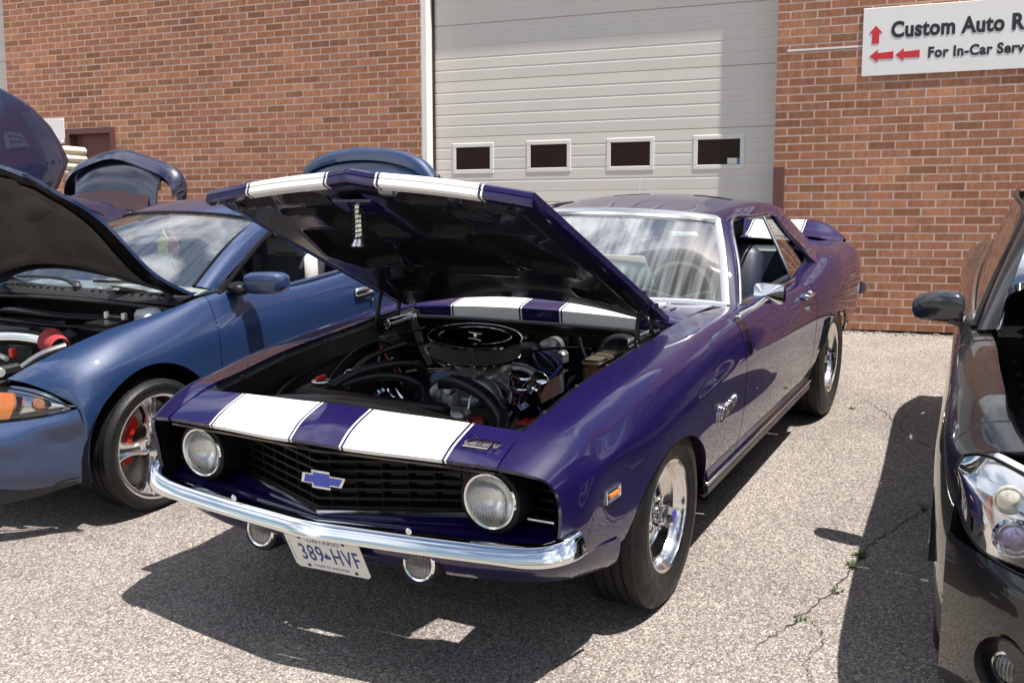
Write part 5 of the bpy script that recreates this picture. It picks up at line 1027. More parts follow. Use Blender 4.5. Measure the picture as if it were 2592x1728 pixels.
for mir in (False, True):
    b = MB(); q = loft([hl_t, [tuple((np.array(u) + np.array(v)) / 2 + [.012, .006, .0]) for u, v in zip(hl_t, hl_b)], hl_b], 8, 20); qb = q - np.array([.05, .02, 0]); qb[..., 2] = qb[..., 2].mean() + (qb[..., 2] - qb[..., 2].mean()) * .94
    b.grid(qb); hlp = b.build('headlight', mat('lamp_chrome', (.80, .80, .80), .10, 1.0), cav, mirror=mir)
    MB().grid(q, fold=.004).build('lamp_cover', LENSC, hlp, mirror=mir)
    MB().tube(np.concatenate([q[0], q[-1][::-1]]), .0045, 5).build('lamp_seal', SATIN, hlp, mirror=mir)
    t = MB(); t.grid(loft([[(.545, .44, .655), (.50, .545, .645)], [(.575, .43, .59), (.515, .555, .585)], [(.60, .42, .535), (.53, .535, .535)]], 8, 6), fold=.02); t.build('turn_lens', AMBER, hlp, mirror=mir)
    t = MB(); t.lathe([(0, .030), (.020, .026), (.034, .010), (.038, 0)], (0, 0, 0), 'x', 24); t.build('turn_bulb', mat('amber_chrome', (.70, .30, .14), .15, .8), hlp, mirror=mir).matrix_local = Matrix.Translation((.445, (-1 if mir else 1) * .635, .592))
hp_ = MB(); hp_.grid(loft([sym([(.59, .0, .69), (.57, .25, .687), (.47, .475, .69)]), sym([(.66, 0, .665), (.64, .25, .662), (.53, .46, .676)])], 4, 21)); hp_.build('radiator_shroud', PLASTIC, cav)
# hood propped up, underside towards the camera
hc = curve([(-.40, 0, .955), (-.19, 0, 1.085), (.02, 0, 1.33), (.13, 0, 1.425), (.27, 0, 1.525), (.335, 0, 1.570), (.355, 0, 1.575)], 34)
wd = lambda t: .735 - .10 * t - .10 * max(0, t - .75) * 2
def chood(t, y, off=0):
    t = .21 * (1 - y * y) + (1 - .21 * (1 - y * y)) * t; i = t * 33; k = int(min(32, i)); q = hc[k] * (1 - i + k) + hc[k + 1] * (i - k); d = hc[min(33, k + 1)] - hc[max(0, k - 1)]; d /= np.linalg.norm(d); n = np.array([-d[2], 0, d[0]]); w = wd(t); cr = .085 * (1 - (abs(y)) ** 2.0) * (.35 + .65 * t)
    return q + n * (cr + off) + np.array([0, y * w, 0])
P = np.array([[chood(t, y) for y in np.linspace(-1, 1, 41)] for t in np.linspace(0, 1, 34)])
chd = MB().grid(P, fold=.016, ref=(0.3, 0, .8)).build('hood', BLUE, cav, smooth=60)
Q = np.zeros((60, 60, 3)); rq = random.Random(2)
CR = [([(.12, .60), (.12, .14), (.45, .10), (.62, .45), (.40, .66)], .016), ([(.55, .08), (.90, .10), (.93, .55), (.70, .52)], .016)]
for i in range(60):
    for j in range(60):
        t = .01 + .975 * i / 59; y = -1 + 2 * j / 59; dep = 0
        for p, d in CR:
            sd = poly_sd(t, abs(y) * .8, p); k = min(1, max(0, (.01 - sd) / .05)); dep = max(dep, d * k * k * (3 - 2 * k))
        e = max(0, 1 - min(1 - abs(y), 1 - t) / .06); Q[i, j] = chood(t, y * .985, -.034 + dep + .016 * e)
MB().grid(Q).build('hood_frame', SATIN, chd, smooth=60)
LQ = np.zeros((46, 46, 3))
for i in range(46):
    for j in range(46):
        t = .075 + .80 * i / 45; y = -.87 + 1.74 * j / 45; dep = 0
        for p, d in CR: sd = poly_sd(t, abs(y) * .8, p); k = min(1, max(0, (.01 - sd) / .05)); dep = max(dep, d * k * k * (3 - 2 * k))
        LQ[i, j] = chood(t, y * .985, -.040 + dep)
MB().grid(LQ).build('hood_liner', mat('hood_liner_felt', (.060, .054, .046), .78, var=.85, vscale=6.5, bump=.35, bscale=240, rvar=.15, detail=6), chd, smooth=60)
# windscreen, roof, pillars
wb = [(-.10, 0, .965), (-.13, .3, .965), (-.21, .55, .972), (-.345, .725, .985)]; wt = [(-1.03, 0, 1.292), (-1.045, .25, 1.285), (-1.075, .42, 1.27), (-1.11, .535, 1.25)]
wb2 = [(-.36, 0, .945), (-.375, .3, .945), (-.40, .55, .955), (-.425, .715, .985)]; wb = wb2
pane('windscreen', loft([sym(wb), sym([((a[0] + b[0]) / 2 + .03, (a[1] + b[1]) / 2 + .008, (a[2] + b[2]) / 2 + .03) for a, b in zip(wb, wt)]), sym(wt)], 12, 27), GLASSC, cav)
f = MB(); f.tube(sym([(x + .004, y, z + .004) for x, y, z in wt]), .010, 6, sm=40)
for s_ in (1, -1): f.tube([(-.42, s_ * .712, .985), (-.745, s_ * .640, 1.15), (-1.105, s_ * .535, 1.25)], .010, 6, sm=20)
f.build('windscreen_seal', SATIN, cav)
def rr_(x, zc, yw, zs): return sym([(x, 0, zc), (x, yw * .55, zc - .012), (x, yw * .88, zc - .045), (x, yw, zs)])
MB().grid(loft([sym([(x + .012, y, z + .012) for x, y, z in wt]), rr_(-1.20, 1.335, .575, 1.268), rr_(-1.55, 1.352, .585, 1.272), rr_(-1.95, 1.330, .58, 1.245), rr_(-2.25, 1.275, .57, 1.195)], 22, 31), fold=.012, ref=(-1.6, 0, .9)).build('roof', BLUE, cav, smooth=60)
for mir in (False, True):
    e0 = [(-.425, .718, .988), (-.75, .645, 1.155), (-1.105, .545, 1.258), (-1.5, .575, 1.292)]; e1 = [(-.455, .765, .975), (-.80, .685, 1.140), (-1.16, .590, 1.238), (-1.5, .603, 1.272)]; e2 = [(-.50, .770, .955), (-.86, .690, 1.115), (-1.19, .598, 1.212), (-1.5, .610, 1.25)]
    MB().grid(loft([e0, e1, e2], 8, 26), fold=.014, ref=(-.9, 0, 1.0)).build('front_pillar', BLUE, cav, mirror=mir, smooth=60)
    MB().tube([(-.515, .778, .935), (-.87, .695, 1.108), (-1.20, .603, 1.206), (-1.5, .615, 1.243), (-1.9, .61, 1.225), (-2.1, .63, 1.13), (-2.3, .73, .985)], .012, 6, sm=50).build('window_seal', SATIN, cav, mirror=mir)
    MB().grid(loft([[(-1.95, .575, 1.255), (-2.25, .57, 1.20), (-2.75, .60, .99)], [(-1.93, .605, 1.22), (-2.15, .66, 1.10), (-2.72, .70, .985)], [(-2.12, .70, 1.03), (-2.3, .735, .985), (-2.65, .745, .985)]], 8, 12), fold=.01, ref=(-2.3, 0, .8)).build('rear_pillar', BLUE, cav, mirror=mir, smooth=60)
    MB().tube([(-.60, .790, .905), (-1.1, .795, .918), (-1.70, .80, .948)], .010, 6, sm=20).build('belt_moulding', CHROME_D, cp['door'][1 if mir else 0], mirror=mir)
    MB().box((-1.60, .875, .800), (.185, .022, .048), bev=.018).build('door_handle', mat('chrome_handle', (.8, .78, .78), .12, 1.0), cp['door'][1 if mir else 0], mirror=mir, smooth=50)
    MB().lathe([(.014, 0), (.014, .012), (0, .014)], (0, 0, 0), 'y', 16).build('door_lock', CHROME, cp['door'][1 if mir else 0], mirror=mir).matrix_local = Matrix.Translation((-1.66, (-1 if mir else 1) * .866, .742))
    q = MB(); P = []
    for yy, sx_, sz_ in ((.866, .5, .5), (.872, .86, .85), (.895, 1, 1), (.975, 1.0, 1.0), (1.02, .93, .92), (1.045, .75, .75), (1.055, .4, .4)): P.append([(-.645 + .055 * sx_ * math.copysign(abs(math.cos(t)) ** .6, math.cos(t)) + (yy - .866) * -.35, yy, .980 + .056 * sz_ * math.copysign(abs(math.sin(t)) ** .55, math.sin(t))) for t in np.linspace(0, 2 * np.pi, 33)])
    q.grid(np.array(P)); q.add([P[-1][0]] + P[-1][1:], [tuple(range(33))]); mo = q.build('door_mirror', BLUE, cp['door'][1 if mir else 0], mirror=mir, smooth=50)
    q = MB(); q.box((-.60, .835, .955), (.10, .10, .055), rot=rotx(-.25), bev=.02); q.build('mirror_base', SATIN, cp['door'][1 if mir else 0], mirror=mir, smooth=40)
MB().grid(loft([sym([(-2.27, 0, 1.265), (-2.26, .5, 1.205)]), sym([(-2.55, 0, 1.12), (-2.55, .56, 1.08)]), sym([(-2.82, 0, .985), (-2.80, .6, .98)])], 6, 15)).build('rear_window', GLASSD, cav)
# boot lid standing open with its spoiler
tl = [sym([(-2.62, 0, .99), (-2.62, .45, .985), (-2.62, .60, .975)]), sym([(-2.72, 0, 1.22), (-2.72, .45, 1.21), (-2.72, .59, 1.19)]), sym([(-2.81, 0, 1.50), (-2.81, .40, 1.465), (-2.81, .57, 1.39)]), sym([(-2.87, 0, 1.585), (-2.87, .38, 1.535), (-2.87, .56, 1.41)]), sym([(-3.0, 0, 1.46), (-3.0, .40, 1.44), (-3.0, .55, 1.36)])]
tlo = MB().grid(loft(tl, 22, 31), fold=.02, ref=(-3.2, 0, 1.1)).build('boot_lid', BLUE, cav, smooth=60)
sp_ = [[(-2.795, y, z - .055) for y, z in ((-.585, 1.40), (-.50, 1.48), (-.30, 1.555), (0, 1.585), (.30, 1.555), (.50, 1.48), (.585, 1.40))], [(-2.83, y, z + .0) for y, z in ((-.60, 1.405), (-.51, 1.505), (-.30, 1.588), (0, 1.618), (.30, 1.588), (.51, 1.505), (.60, 1.405))], [(-2.885, y, z + .0) for y, z in ((-.61, 1.40), (-.52, 1.50), (-.30, 1.58), (0, 1.61), (.30, 1.58), (.52, 1.50), (.61, 1.40))], [(-2.90, y, z - .06) for y, z in ((-.59, 1.40), (-.50, 1.48), (-.30, 1.555), (0, 1.585), (.30, 1.555), (.50, 1.48), (.59, 1.40))]]
MB().grid(loft(sp_, 14, 41)).build('spoiler', BLUE, tlo, smooth=60)
MB().box((-2.86, .60, 1.405), (.05, .05, .03), bev=.01).tube([(-2.86, .60, 1.40), (-2.87, .68, 1.385)], .006, 6).build('lid_strut', IRON, tlo)
MB().grid(loft([sym([(-2.80, 0, .97), (-2.80, .64, .96)]), sym([(-3.38, 0, .95), (-3.36, .62, .945)]), sym([(-3.50, 0, .72), (-3.46, .68, .72)]), sym([(-3.48, 0, .30), (-3.42, .70, .30)])], 10, 15)).build('tail_panel', BLUE, cav)
# engine bay
b = MB(); b.box((.02, 0, .56), (.85, 1.20, .04)); b.grid(np.array([[(-.40, y, z) for y in np.linspace(-.72, .72, 9)] for z in (.92, .70, .5)])); b.build('engine_tray', BLACK, cav, smooth=0)
for mir in (False, True): MB().grid(np.array([[(x, np.interp(-x, [-.5, -.25, 0, .25, .45], [.47, .60, .675, .73, .755]) - d, np.interp(-x, [-.5, -.25, 0, .25, .45], [.69, .808, .864, .90, .93]) - e) for d, e in ((.0, .004), (.02, .03), (.05, .04), (.08, .20), (.10, .34))] for x in np.linspace(.46, -.43, 16)])).build('inner_fender', BLACK, cav, mirror=mir)
ck = MB(); ck.grid(loft([sym([(-.30, 0, .915), (-.30, .4, .912), (-.31, .70, .905)]), sym([(-.335, 0, .945), (-.335, .4, .94), (-.35, .71, .925)]), sym([(-.40, 0, .945), (-.41, .4, .945), (-.44, .72, .955)])], 8, 25)); ck.tube(sym([(-.27, 0, .905), (-.27, .4, .90), (-.285, .70, .885)]), .012, 8, sm=30); cko = ck.build('cowl_grille', PLASTIC, cav)
for k in range(22):
    y = -.62 + k * .0585
    if -.1 < y < .05: continue
    MB().box((-.352, y, .9465), (.055, .012, .008), bev=.002).build('cowl_slat', BLACK, cko, smooth=0)
for y0, y1, xo in ((.62, .02, 0), (-.05, -.60, .0)):
    w = MB(); w.tube([(-.35, y0, .955), (-.375, y0 - .12, .985), (-.385, (y0 + y1) / 2, .992)], [.014, .011, .008], 8, sm=14); w.tube([(-.375, y0 - .02, .975), (-.392, (y0 + y1) / 2, .990), (-.395, y1, .985)], .008, 6, sm=14); w.lathe([(.022, 0), (.024, .02), (.012, .035), (0, .035)], (-.345, y0, .945), 'z', 14); w.build('wiper', PLASTIC, cav)
eg = MB(); eg.box((-.08, -.18, .66), (.34, .50, .22), bev=.04); ego = eg.build('engine', mat('grey_engine_casting', (.12, .12, .12), .45, .6, var=.5, vscale=30, bump=.3), cav, smooth=30)
eg = MB(); eg.box((-.08, -.18, .785), (.24, .46, .05), bev=.02); eg.build('engine_cover', SATIN, ego, smooth=30)
MB().tube([(.175, .385, .795), (.185, .27, .805), (.21, .05, .795), (.24, -.15, .765), (.22, -.40, .74)], .036, 14, sm=30).build('intake_pipe', CHROME, ego)
fl = MB(); nf = 96; V = []; F = []
for t, r in ((0, .062), (.105, .044)):
    for k in range(nf): a = 2 * math.pi * k / nf; rr2 = r * (1 if k % 2 else .955); V.append((rr2 * math.sin(a), t, rr2 * math.cos(a)))
F = [(k, (k + 1) % nf, nf + (k + 1) % nf, nf + k) for k in range(nf)]; fl.add(V, F); fo = fl.build('cone_filter', REDF, ego, smooth=0); fo.matrix_local = Matrix.Translation((.165, .375, .800)) @ Matrix.Rotation(R(-14), 4, 'Z') @ Matrix.Rotation(R(-10), 4, 'X')
q = MB(); q.lathe([(.064, -.006), (.067, .0), (.064, .008)], (0, 0, 0), 'y', 40); q.lathe([(.047, .098), (.048, .111), (.041, .114), (.036, .105)], (0, 0, 0), 'y', 40); q.build('filter_band', CHROME, ego).matrix_local = fo.matrix_local.copy()
q = MB(); q.lathe([(.038, .108), (.022, .102), (0, .101)], (0, 0, 0), 'y', 30); q.build('filter_cap', SATIN, ego).matrix_local = fo.matrix_local.copy()
q = MB(); q.box((-.06, .50, .76), (.19, .20, .17), bev=.012); q.box((-.06, .50, .85), (.15, .16, .02), bev=.006); q.build('battery', SATIN, cav, smooth=20)
q = MB()
for y, z in ((.44, .865), (.56, .865)): q.lathe([(.016, 0), (.014, .03), (0, .032)], (-.11, y, z), 'z', 12)
q.box((-.11, .50, .875), (.02, .16, .012), bev=.004); q.build('battery_clamp', CHROME_D, cav, smooth=30)
q = MB(); q.box((-.22, .60, .86), (.12, .10, .08), bev=.02); q.build('fluid_tank', mat('white_tank', (.66, .68, .70), .35), cav, smooth=40)
q = MB(); q.box((.31, .30, .765), (.03, .026, .045), bev=.006); q.build('fuse_plug', REDPL, cav, smooth=30)
q = MB(); q.tube([(.42, .36, .70), (.38, .10, .735), (.40, -.2, .72)], .020, 10, sm=20); q.tube([(.33, .28, .74), (.30, .05, .76), (.34, -.3, .74)], .012, 8, sm=20); q.build('loom_pipe', mat('white_loom', (.62, .62, .58), .4, var=.2, vscale=40), cav)
q = MB(); q.tube([(.36, .43, .72), (.30, .50, .775), (.22, .555, .80)], .016, 8, sm=16); q.build('braided_hose', mat('braid', (.40, .40, .40), .35, .8, var=.9, vscale=260), cav)
q = MB(); q.tube([(-.2, -.5, .82), (-.05, -.1, .875), (-.05, .15, .865), (-.2, .40, .84)], .018, 10, sm=24); q.tube([(.05, -.45, .80), (.1, -.1, .86), (.04, .2, .84), (-.15, .35, .80)], .012, 8, sm=24); q.build('coolant_hose', HOSE, cav)
q = MB()
for k in range(9): q.box((.36 + .016 * (k % 2), .33 - k * .07, .70), (.10, .05, .045), bev=.01)
q.build('front_loom', IRON, cav, smooth=20)
# inside: seats, trim, papers and charms
it = MB(); it.box((-1.3, 0, .30), (1.9, 1.5, .03)); it.grid(loft([sym([(-.42, 0, .915), (-.48, .68, .93)]), sym([(-.70, 0, .93), (-.70, .70, .925)]), sym([(-.82, 0, .88), (-.82, .72, .88)]), sym([(-.78, 0, .6), (-.78, .72, .6)])], 10, 13)); it.build('dashboard', mat('grey_dash', (.30, .31, .30), .6, var=.06, vscale=8), cav)
steering(cav, (-.95, .36, .88), .18, R(24), SATIN)
WCL = mat('white_seat_cloth', (.62, .58, .56), .7, var=.06)
for s_ in (1, -1):
    so = seat(cav, -1.35, s_ * .36, .42, INTER, .52, head=False, hs=1.12)
    q = MB(); q.box((-1.545, s_ * .36, 1.015), (.06, .34, .20), bev=.05); hb2 = q.build('headrest', mat('grey_seat_cloth', (.12, .115, .115), .8, var=.2, vscale=60), so, smooth=50)
    MB().box((-1.512, s_ * .36, 1.005), (.008, .17, .030), bev=.003).build('harness_slot', SATIN, so, smooth=0)
    [MB().box((-1.50, s_ * .36 + e * .20, .89), (.11, .055, .26), bev=.025).build('side_bolster', WCL if e > 0 else INTER, so, smooth=50) for e in (-1, 1)]
MB().box((-1.85, .0, .95), (.04, 1.25, .28), bev=.02).build('rear_seat', INTER, cav, smooth=30)
tag(MB().box((0, 0, 0), (.21, .28, .001)).build('paper_sheet', WHITEP, None, smooth=0), 'white sheet with a dark logo on the blue coupe dashboard behind the wiper', 'paper').matrix_world = lotpos(OX - .50, OY + .15, .968) @ Matrix.Rotation(R(-14), 4, 'Y') @ Matrix.Rotation(R(25), 4, 'Z')
lg = MB(); lg.prism([(-.03, 0), (0, -.045), (.03, 0), (0, .045)], 'z', .0006, .0010); lg.build('printed_logo', mat('navy_print', (.05, .05, .12), .6), bpy.data.objects[[o.name for o in bpy.data.objects if o.name.startswith('paper_sheet')][-1]], smooth=0).location = (-.05, .03, 0)
tag(MB().box((0, 0, 0), (.12, .17, .001)).build('paper_sheet', WHITEP, None, smooth=0), 'small white slip tucked under the blue coupe wiper blade', 'paper').matrix_world = lotpos(OX - .372, OY + .30, .962) @ Matrix.Rotation(R(-20), 4, 'Y') @ Matrix.Rotation(R(40), 4, 'Z')
def charm(y, m, pts, label, name, x=-.93, z=1.115):
    q = MB(); q.prism(pts, 'x', -.003, .003); o = q.build(name, m, None, smooth=0); o.matrix_world = lotpos(OX + x, OY + y, z); tag(o, label, 'charm'); MB().tube([(0, 0, .055), (.0, -.004, .14)], .0012, 4).build('string', WHITEP, o); return o
tree = [(-.05, -.055), (-.015, -.055), (.045, -.055), (.045, -.03), (.06, -.01), (.048, .0), (.05, .03), (.03, .04), (.0, .085), (-.03, .04), (-.05, .03), (-.045, 0), (-.06, -.01), (-.05, -.03)]
charm(-.02, mat('yellow_card', (.85, .72, .16), .6), tree, 'yellow card air freshener hanging in the blue coupe windscreen', 'air_freshener'); charm(.055, mat('salmon_card', (.62, .20, .14), .6), [(a * .8, b * .9) for a, b in tree], 'salmon red card air freshener beside the yellow one', 'air_freshener', x=-.925)
q = MB()
for k in range(14): a = k / 14 * 6.28; q.lathe([(0, -.007), (.007, 0), (0, .007)], (0, .022 * math.sin(a), .03 * math.cos(a)), 'z', 8)
o = q.build('bead_charm', mat('green_beads', (.10, .45, .28), .25, coat=.5), None); o.matrix_world = lotpos(OX - .93, OY + .03, 1.0); tag(o, 'green bead string hanging below the air fresheners', 'charm'); MB().tube([(0, 0, .03), (0, 0, .25)], .0012, 4).build('string', WHITEP, o)
MB().box((-.96, .0, 1.20), (.03, .24, .06), bev=.015).build('rear_view_mirror', SATIN, cav, smooth=40)
# ---------------------------------------------------------------- the black car at right
KARGS = dict(rough=.35, metal=.0, spec=.3, coat=1.0, cior=1.52, coat_rough=.006)
KBLACK = mat('black_gloss_paint', (.003, .0027, .0032), var=.1, vscale=5, **KARGS)
blk = thing('black_hatchback', 'glossy black hatchback at the right edge with its hood open', 'car', lotpos(-.05, 2.58, 0, R(2.7)))
ks = [[(.515, .60, .868), (.505, .655, .858), (.475, .715, .842), (.45, .762, .79), (.445, .785, .66), (.47, .79, .48), (.48, .782, .26)],
      C2(.33, .650, .885, .775, .835, .822, .64, .826, .808, .25), C2(.12, .672, .912, .795, .872, .852, .66, .852, .83, .24), C2(-.12, .690, .932, .805, .895, .862, .67, .862, .835, .23), C2(-.42, .705, .950, .815, .918, .862, .68, .862, .84, .22),
      C2(-.62, .725, .958, .822, .932, .862, .68, .862, .84, .22), C2(-1.1, .765, .970, .832, .945, .866, .68, .862, .84, .22), C2(-1.9, .768, 1.00, .838, .970, .872, .70, .866, .84, .22), C2(-2.35, .76, 1.02, .85, .985, .885, .72, .874, .84, .24), C2(-2.68, .74, 1.03, .86, .985, .895, .73, .88, .84, .26), C2(-3.1, .72, 1.03, .85, .97, .88, .72, .86, .80, .28), C2(-3.4, .66, 1.0, .78, .93, .81, .72, .78, .74, .32)]
kn = Net(ks); kn.u = np.array([-.505] + [-s[0][0] for s in ks[1:]])
KA = (-.08, .318, .392, .418); KB = (-2.68, .318, .392, .405)
kp = side_panels(kn, blk, KBLACK, [('fender', kn.u[0], .60, 44, [KA], 1.0), ('door', .604, 1.62, 20, [], 1.0), ('quarter_panel', 1.624, 3.4, 40, [KB], 1.0)])
for s_ in (1, -1):
    for x in (-.08, -2.68): wheel(blk, (x, s_ * .722, .312), s_, .314, .215, .205, 'five')
for xc, zc, a, b in (KA, KB):
    for mir in (False, True):
        w = MB(); t = np.linspace(.30, math.pi - .1, 24); w.grid(np.array([[(xc + (a + .015) * math.cos(k), yy, zc + (b + .02) * math.sin(k)) for k in t] for yy in (.48, .66, .845)])); w.build('wheel_house', BLACK, blk, mirror=mir)
# bumper, headlamps, fog lamps
rows = []
for z, ins in ((.60, .0), (.57, -.035), (.50, -.055), (.42, -.050), (.34, -.04), (.26, -.02), (.20, .03)):
    rows.append(sym([(max(.485, .90 - .42 * (y / .81) ** 3.2 - ins * (1 - (y / .85) ** 4)), y, z + (.02 * (y / .8) ** 2 if z > .55 else 0)) for y in (0, .22, .42, .58, .69, .755, .795)]))
MB().grid(loft(rows, 22, 49), fold=.006).build('front_bumper', KBLACK, blk, smooth=60)
kt = [(.475, .765, .825), (.515, .725, .845), (.57, .66, .838), (.63, .57, .815), (.69, .47, .785)]; kb = [(.475, .778, .765), (.525, .765, .69), (.60, .715, .625), (.68, .62, .60), (.75, .50, .595)]
for mir in (True, False):
    f = -1 if mir else 1
    mid = [tuple((np.array(u) + np.array(v)) / 2 + [.016, .010, .0]) for u, v in zip(kt, kb)]
    q = loft([kt, mid, kb], 12, 22); qb = q - np.array([.045, .018, 0]); b = MB(); b.grid(qb); h = b.build('headlight', mat('lamp_chrome', (.8, .8, .8)), blk, mirror=mir)
    MB().grid(q, fold=.005).build('lamp_cover', LENSC, h, mirror=mir); MB().tube(np.concatenate([q[0], q[:, -1], q[-1][::-1], q[:, 0][::-1]]), .005, 5).build('lamp_seal', SATIN, h, mirror=mir)
    c = (.635, f * .638, .675); o = MB().lathe([(.048, -.01), (.052, .0), (.047, .010), (.040, .004), (.036, -.02)], (0, 0, 0), 'x', 36).build('projector_ring', CHROME, h); o.matrix_local = Matrix.Translation(c)
    o2 = MB().lathe([(.037, .0), (.030, .014), (.016, .022), (0, .024)], (0, 0, 0), 'x', 28).build('projector_lens', mat('violet_lens', (.16, .14, .24), .03, .3, coat=1), h); o2.matrix_local = Matrix.Translation(c)
    t = MB(); t.lathe([(.036, -.012), (.038, .0), (.033, .003), (.030, -.01)], (0, 0, 0), 'x', 30); t.lathe([(.032, .0), (.022, .008), (0, .012)], (0, 0, 0), 'x', 24); o3 = t.build('side_lamp', mat('pearl_lens', (.62, .60, .50), .12, .3, coat=.6, var=.5, vscale=90), h); o3.matrix_local = Matrix.Translation((.615, f * .655, .765))
    t = MB(); t.box((.545, .728, .70), (.02, .012, .11), rot=rotx(.10), bev=.003); t.build('side_reflector', mat('orange_reflector', (.55, .10, .03), .3), h, mirror=mir, smooth=20)
    t = MB(); t.grid(loft([[(.525, .735, .79), (.60, .64, .785), (.67, .53, .765)], [(.545, .73, .765), (.625, .63, .745), (.70, .52, .725)]], 4, 12), fold=.004); t.build('lamp_brow', mat('lamp_chrome', (0, 0, 0)), h, mirror=mir)
    fg = MB(); fg.lathe([(.0, -.055), (.055, -.05), (.072, -.01), (.080, .004), (.084, .0)], (0, 0, 0), 'x', 32); fo_ = fg.build('fog_lamp', SATIN, blk); fo_.matrix_local = Matrix.Translation((.748, f * .640, .375)) @ Matrix.Rotation(f * R(33), 4, 'Z')
    MB().lathe([(.040, -.05), (.044, -.012), (.038, -.010)], (0, 0, 0), 'x', 28).build('trim_ring', CHROME_D, fo_); MB().lathe([(.038, -.02), (.026, -.006), (0, .0)], (0, 0, 0), 'x', 24).build('lens', FLUT, fo_)
    # door mirror
    q = MB(); P = []
    for yy, sx_, sz_ in ((.845, .35, .35), (.850, .85, .82), (.872, 1, 1), (.95, 1.0, .98), (1.0, .92, .86), (1.025, .70, .66), (1.036, .3, .3)): P.append([(-.86 + .062 * sx_ * math.copysign(abs(math.cos(t)) ** .6, math.cos(t)) - (yy - .845) * .25, yy - .03, .998 + .060 * sz_ * math.copysign(abs(math.sin(t)) ** .55, math.sin(t)) - (.012 if sz_ < .9 else 0)) for t in np.linspace(0, 2 * np.pi, 33)])
    q.grid(np.array(P)); q.add([P[-1][0]] + P[-1][1:], [tuple(range(33))]); q.add([P[0][0]] + P[0][1:], [tuple(range(33))]); mo = q.build('door_mirror', mat('mirror_shell', (.03, .034, .042), .12, .4, coat=1), kp['door'][1 if mir else 0], mirror=mir, smooth=50)
    q = MB(); q.box((-.85, .815, .945), (.07, .14, .045), rot=rotx(.25), bev=.018); q.box((-.80, .785, .958), (.12, .05, .07), bev=.02); q.build('mirror_base', mat('grey_plastic', (.075, .072, .072), .5, bump=.15, bscale=500), kp['door'][1 if mir else 0], mirror=mir, smooth=40)
# greenhouse
wb = [(-.40, 0, .985), (-.43, .3, .982), (-.50, .55, .972), (-.60, .70, .965)]; wt = [(-1.12, 0, 1.42), (-1.13, .25, 1.413), (-1.17, .43, 1.395), (-1.23, .55, 1.37)]
pane('windscreen', loft([sym(wb), sym([((a[0] + b[0]) / 2 + .03, (a[1] + b[1]) / 2 + .01, (a[2] + b[2]) / 2 + .03) for a, b in zip(wb, wt)]), sym(wt)], 10, 25), GLASSD, blk)
MB().grid(loft([sym([(x + .012, y, z + .012) for x, y, z in wt]), rr_(-1.4, 1.445, .60, 1.375), rr_(-1.9, 1.455, .615, 1.37), rr_(-2.5, 1.435, .61, 1.35), rr_(-3.0, 1.395, .59, 1.31)], 20, 31), fold=.012, ref=(-2, 0, 1)).build('roof', KBLACK, blk, smooth=60)
for mir in (False, True):
    e0 = [(-.585, .705, .972), (-.90, .640, 1.175), (-1.225, .56, 1.378), (-1.6, .60, 1.405)]; e1 = [(-.605, .765, .962), (-.95, .695, 1.155), (-1.30, .615, 1.350), (-1.6, .628, 1.38)]; e2 = [(-.66, .770, .955), (-1.0, .702, 1.135), (-1.33, .622, 1.325), (-1.6, .635, 1.35)]
    MB().grid(loft([e0, e1, e2], 8, 24), fold=.014, ref=(-1, 0, 1.1)).build('front_pillar', KBLACK, blk, mirror=mir, smooth=60)
    MB().tube([(-.68, .780, .955), (-1.01, .710, 1.13), (-1.34, .632, 1.318), (-1.6, .645, 1.345), (-2.3, .65, 1.345), (-3.0, .63, 1.30)], .012, 6, sm=50).build('window_seal', SATIN, blk, mirror=mir)
    MB().grid(loft([[(-.70, .772, .965), (-1.02, .702, 1.125), (-1.36, .622, 1.315)], [(-1.2, .785, .985), (-1.4, .715, 1.16), (-1.7, .64, 1.345)], [(-2.2, .775, 1.01), (-2.3, .71, 1.18), (-2.35, .645, 1.34)], [(-3.0, .74, 1.03), (-3.0, .69, 1.18), (-2.98, .635, 1.30)]], 14, 8)).build('side_window', GLASSD, blk, mirror=mir)
    MB().tube([(-.70, .782, .962), (-1.2, .795, .982), (-2.2, .785, 1.012), (-3.0, .75, 1.03)], .009, 6, sm=20).build('belt_moulding', CHROME_D, blk, mirror=mir)
MB().grid(loft([sym([(-3.0, 0, 1.40), (-3.0, .5, 1.36), (-3.0, .62, 1.30)]), sym([(-3.25, 0, 1.2), (-3.22, .5, 1.18), (-3.18, .68, 1.15)]), sym([(-3.42, 0, .95), (-3.40, .6, .95), (-3.36, .74, .93)]), sym([(-3.46, 0, .5), (-3.42, .6, .5), (-3.38, .78, .5)])], 10, 17)).build('tailgate', KBLACK, blk)
# open hood and engine bay
hk = [[(-.56, y, .99 - .03 * abs(y)) for y in (-.70, -.35, 0, .35, .70)], [(-.15, y, 1.15 - .035 * abs(y)) for y in (-.69, -.35, 0, .35, .69)], [(.22, y, 1.285 - .05 * abs(y)) for y in (-.66, -.33, 0, .33, .66)], [(.42, y, 1.335 - .06 * abs(y)) for y in (-.56, -.28, 0, .28, .56)]]
ko = MB().grid(loft(hk, 18, 21), fold=.02, ref=(-.1, 0, .8)).build('hood', KBLACK, blk, smooth=60)
for y in (-.62, -.56, -.50): MB().tube([(-.45 + (y + .62) * 1.2, y, .985), (-.1 + (y + .62) * .9, y + .01, 1.12), (.2, y + .03, 1.225), (.33, y + .10, 1.255)], .007, 6, sm=20).build('hood_rib', SATIN, ko)
b = MB(); b.box((.0, 0, .60), (1.1, 1.2, .03)); b.grid(np.array([[(-.58, y, z) for y in np.linspace(-.7, .7, 7)] for z in (.97, .75, .5)])); b.build('engine_tray', BLACK, blk, smooth=0)
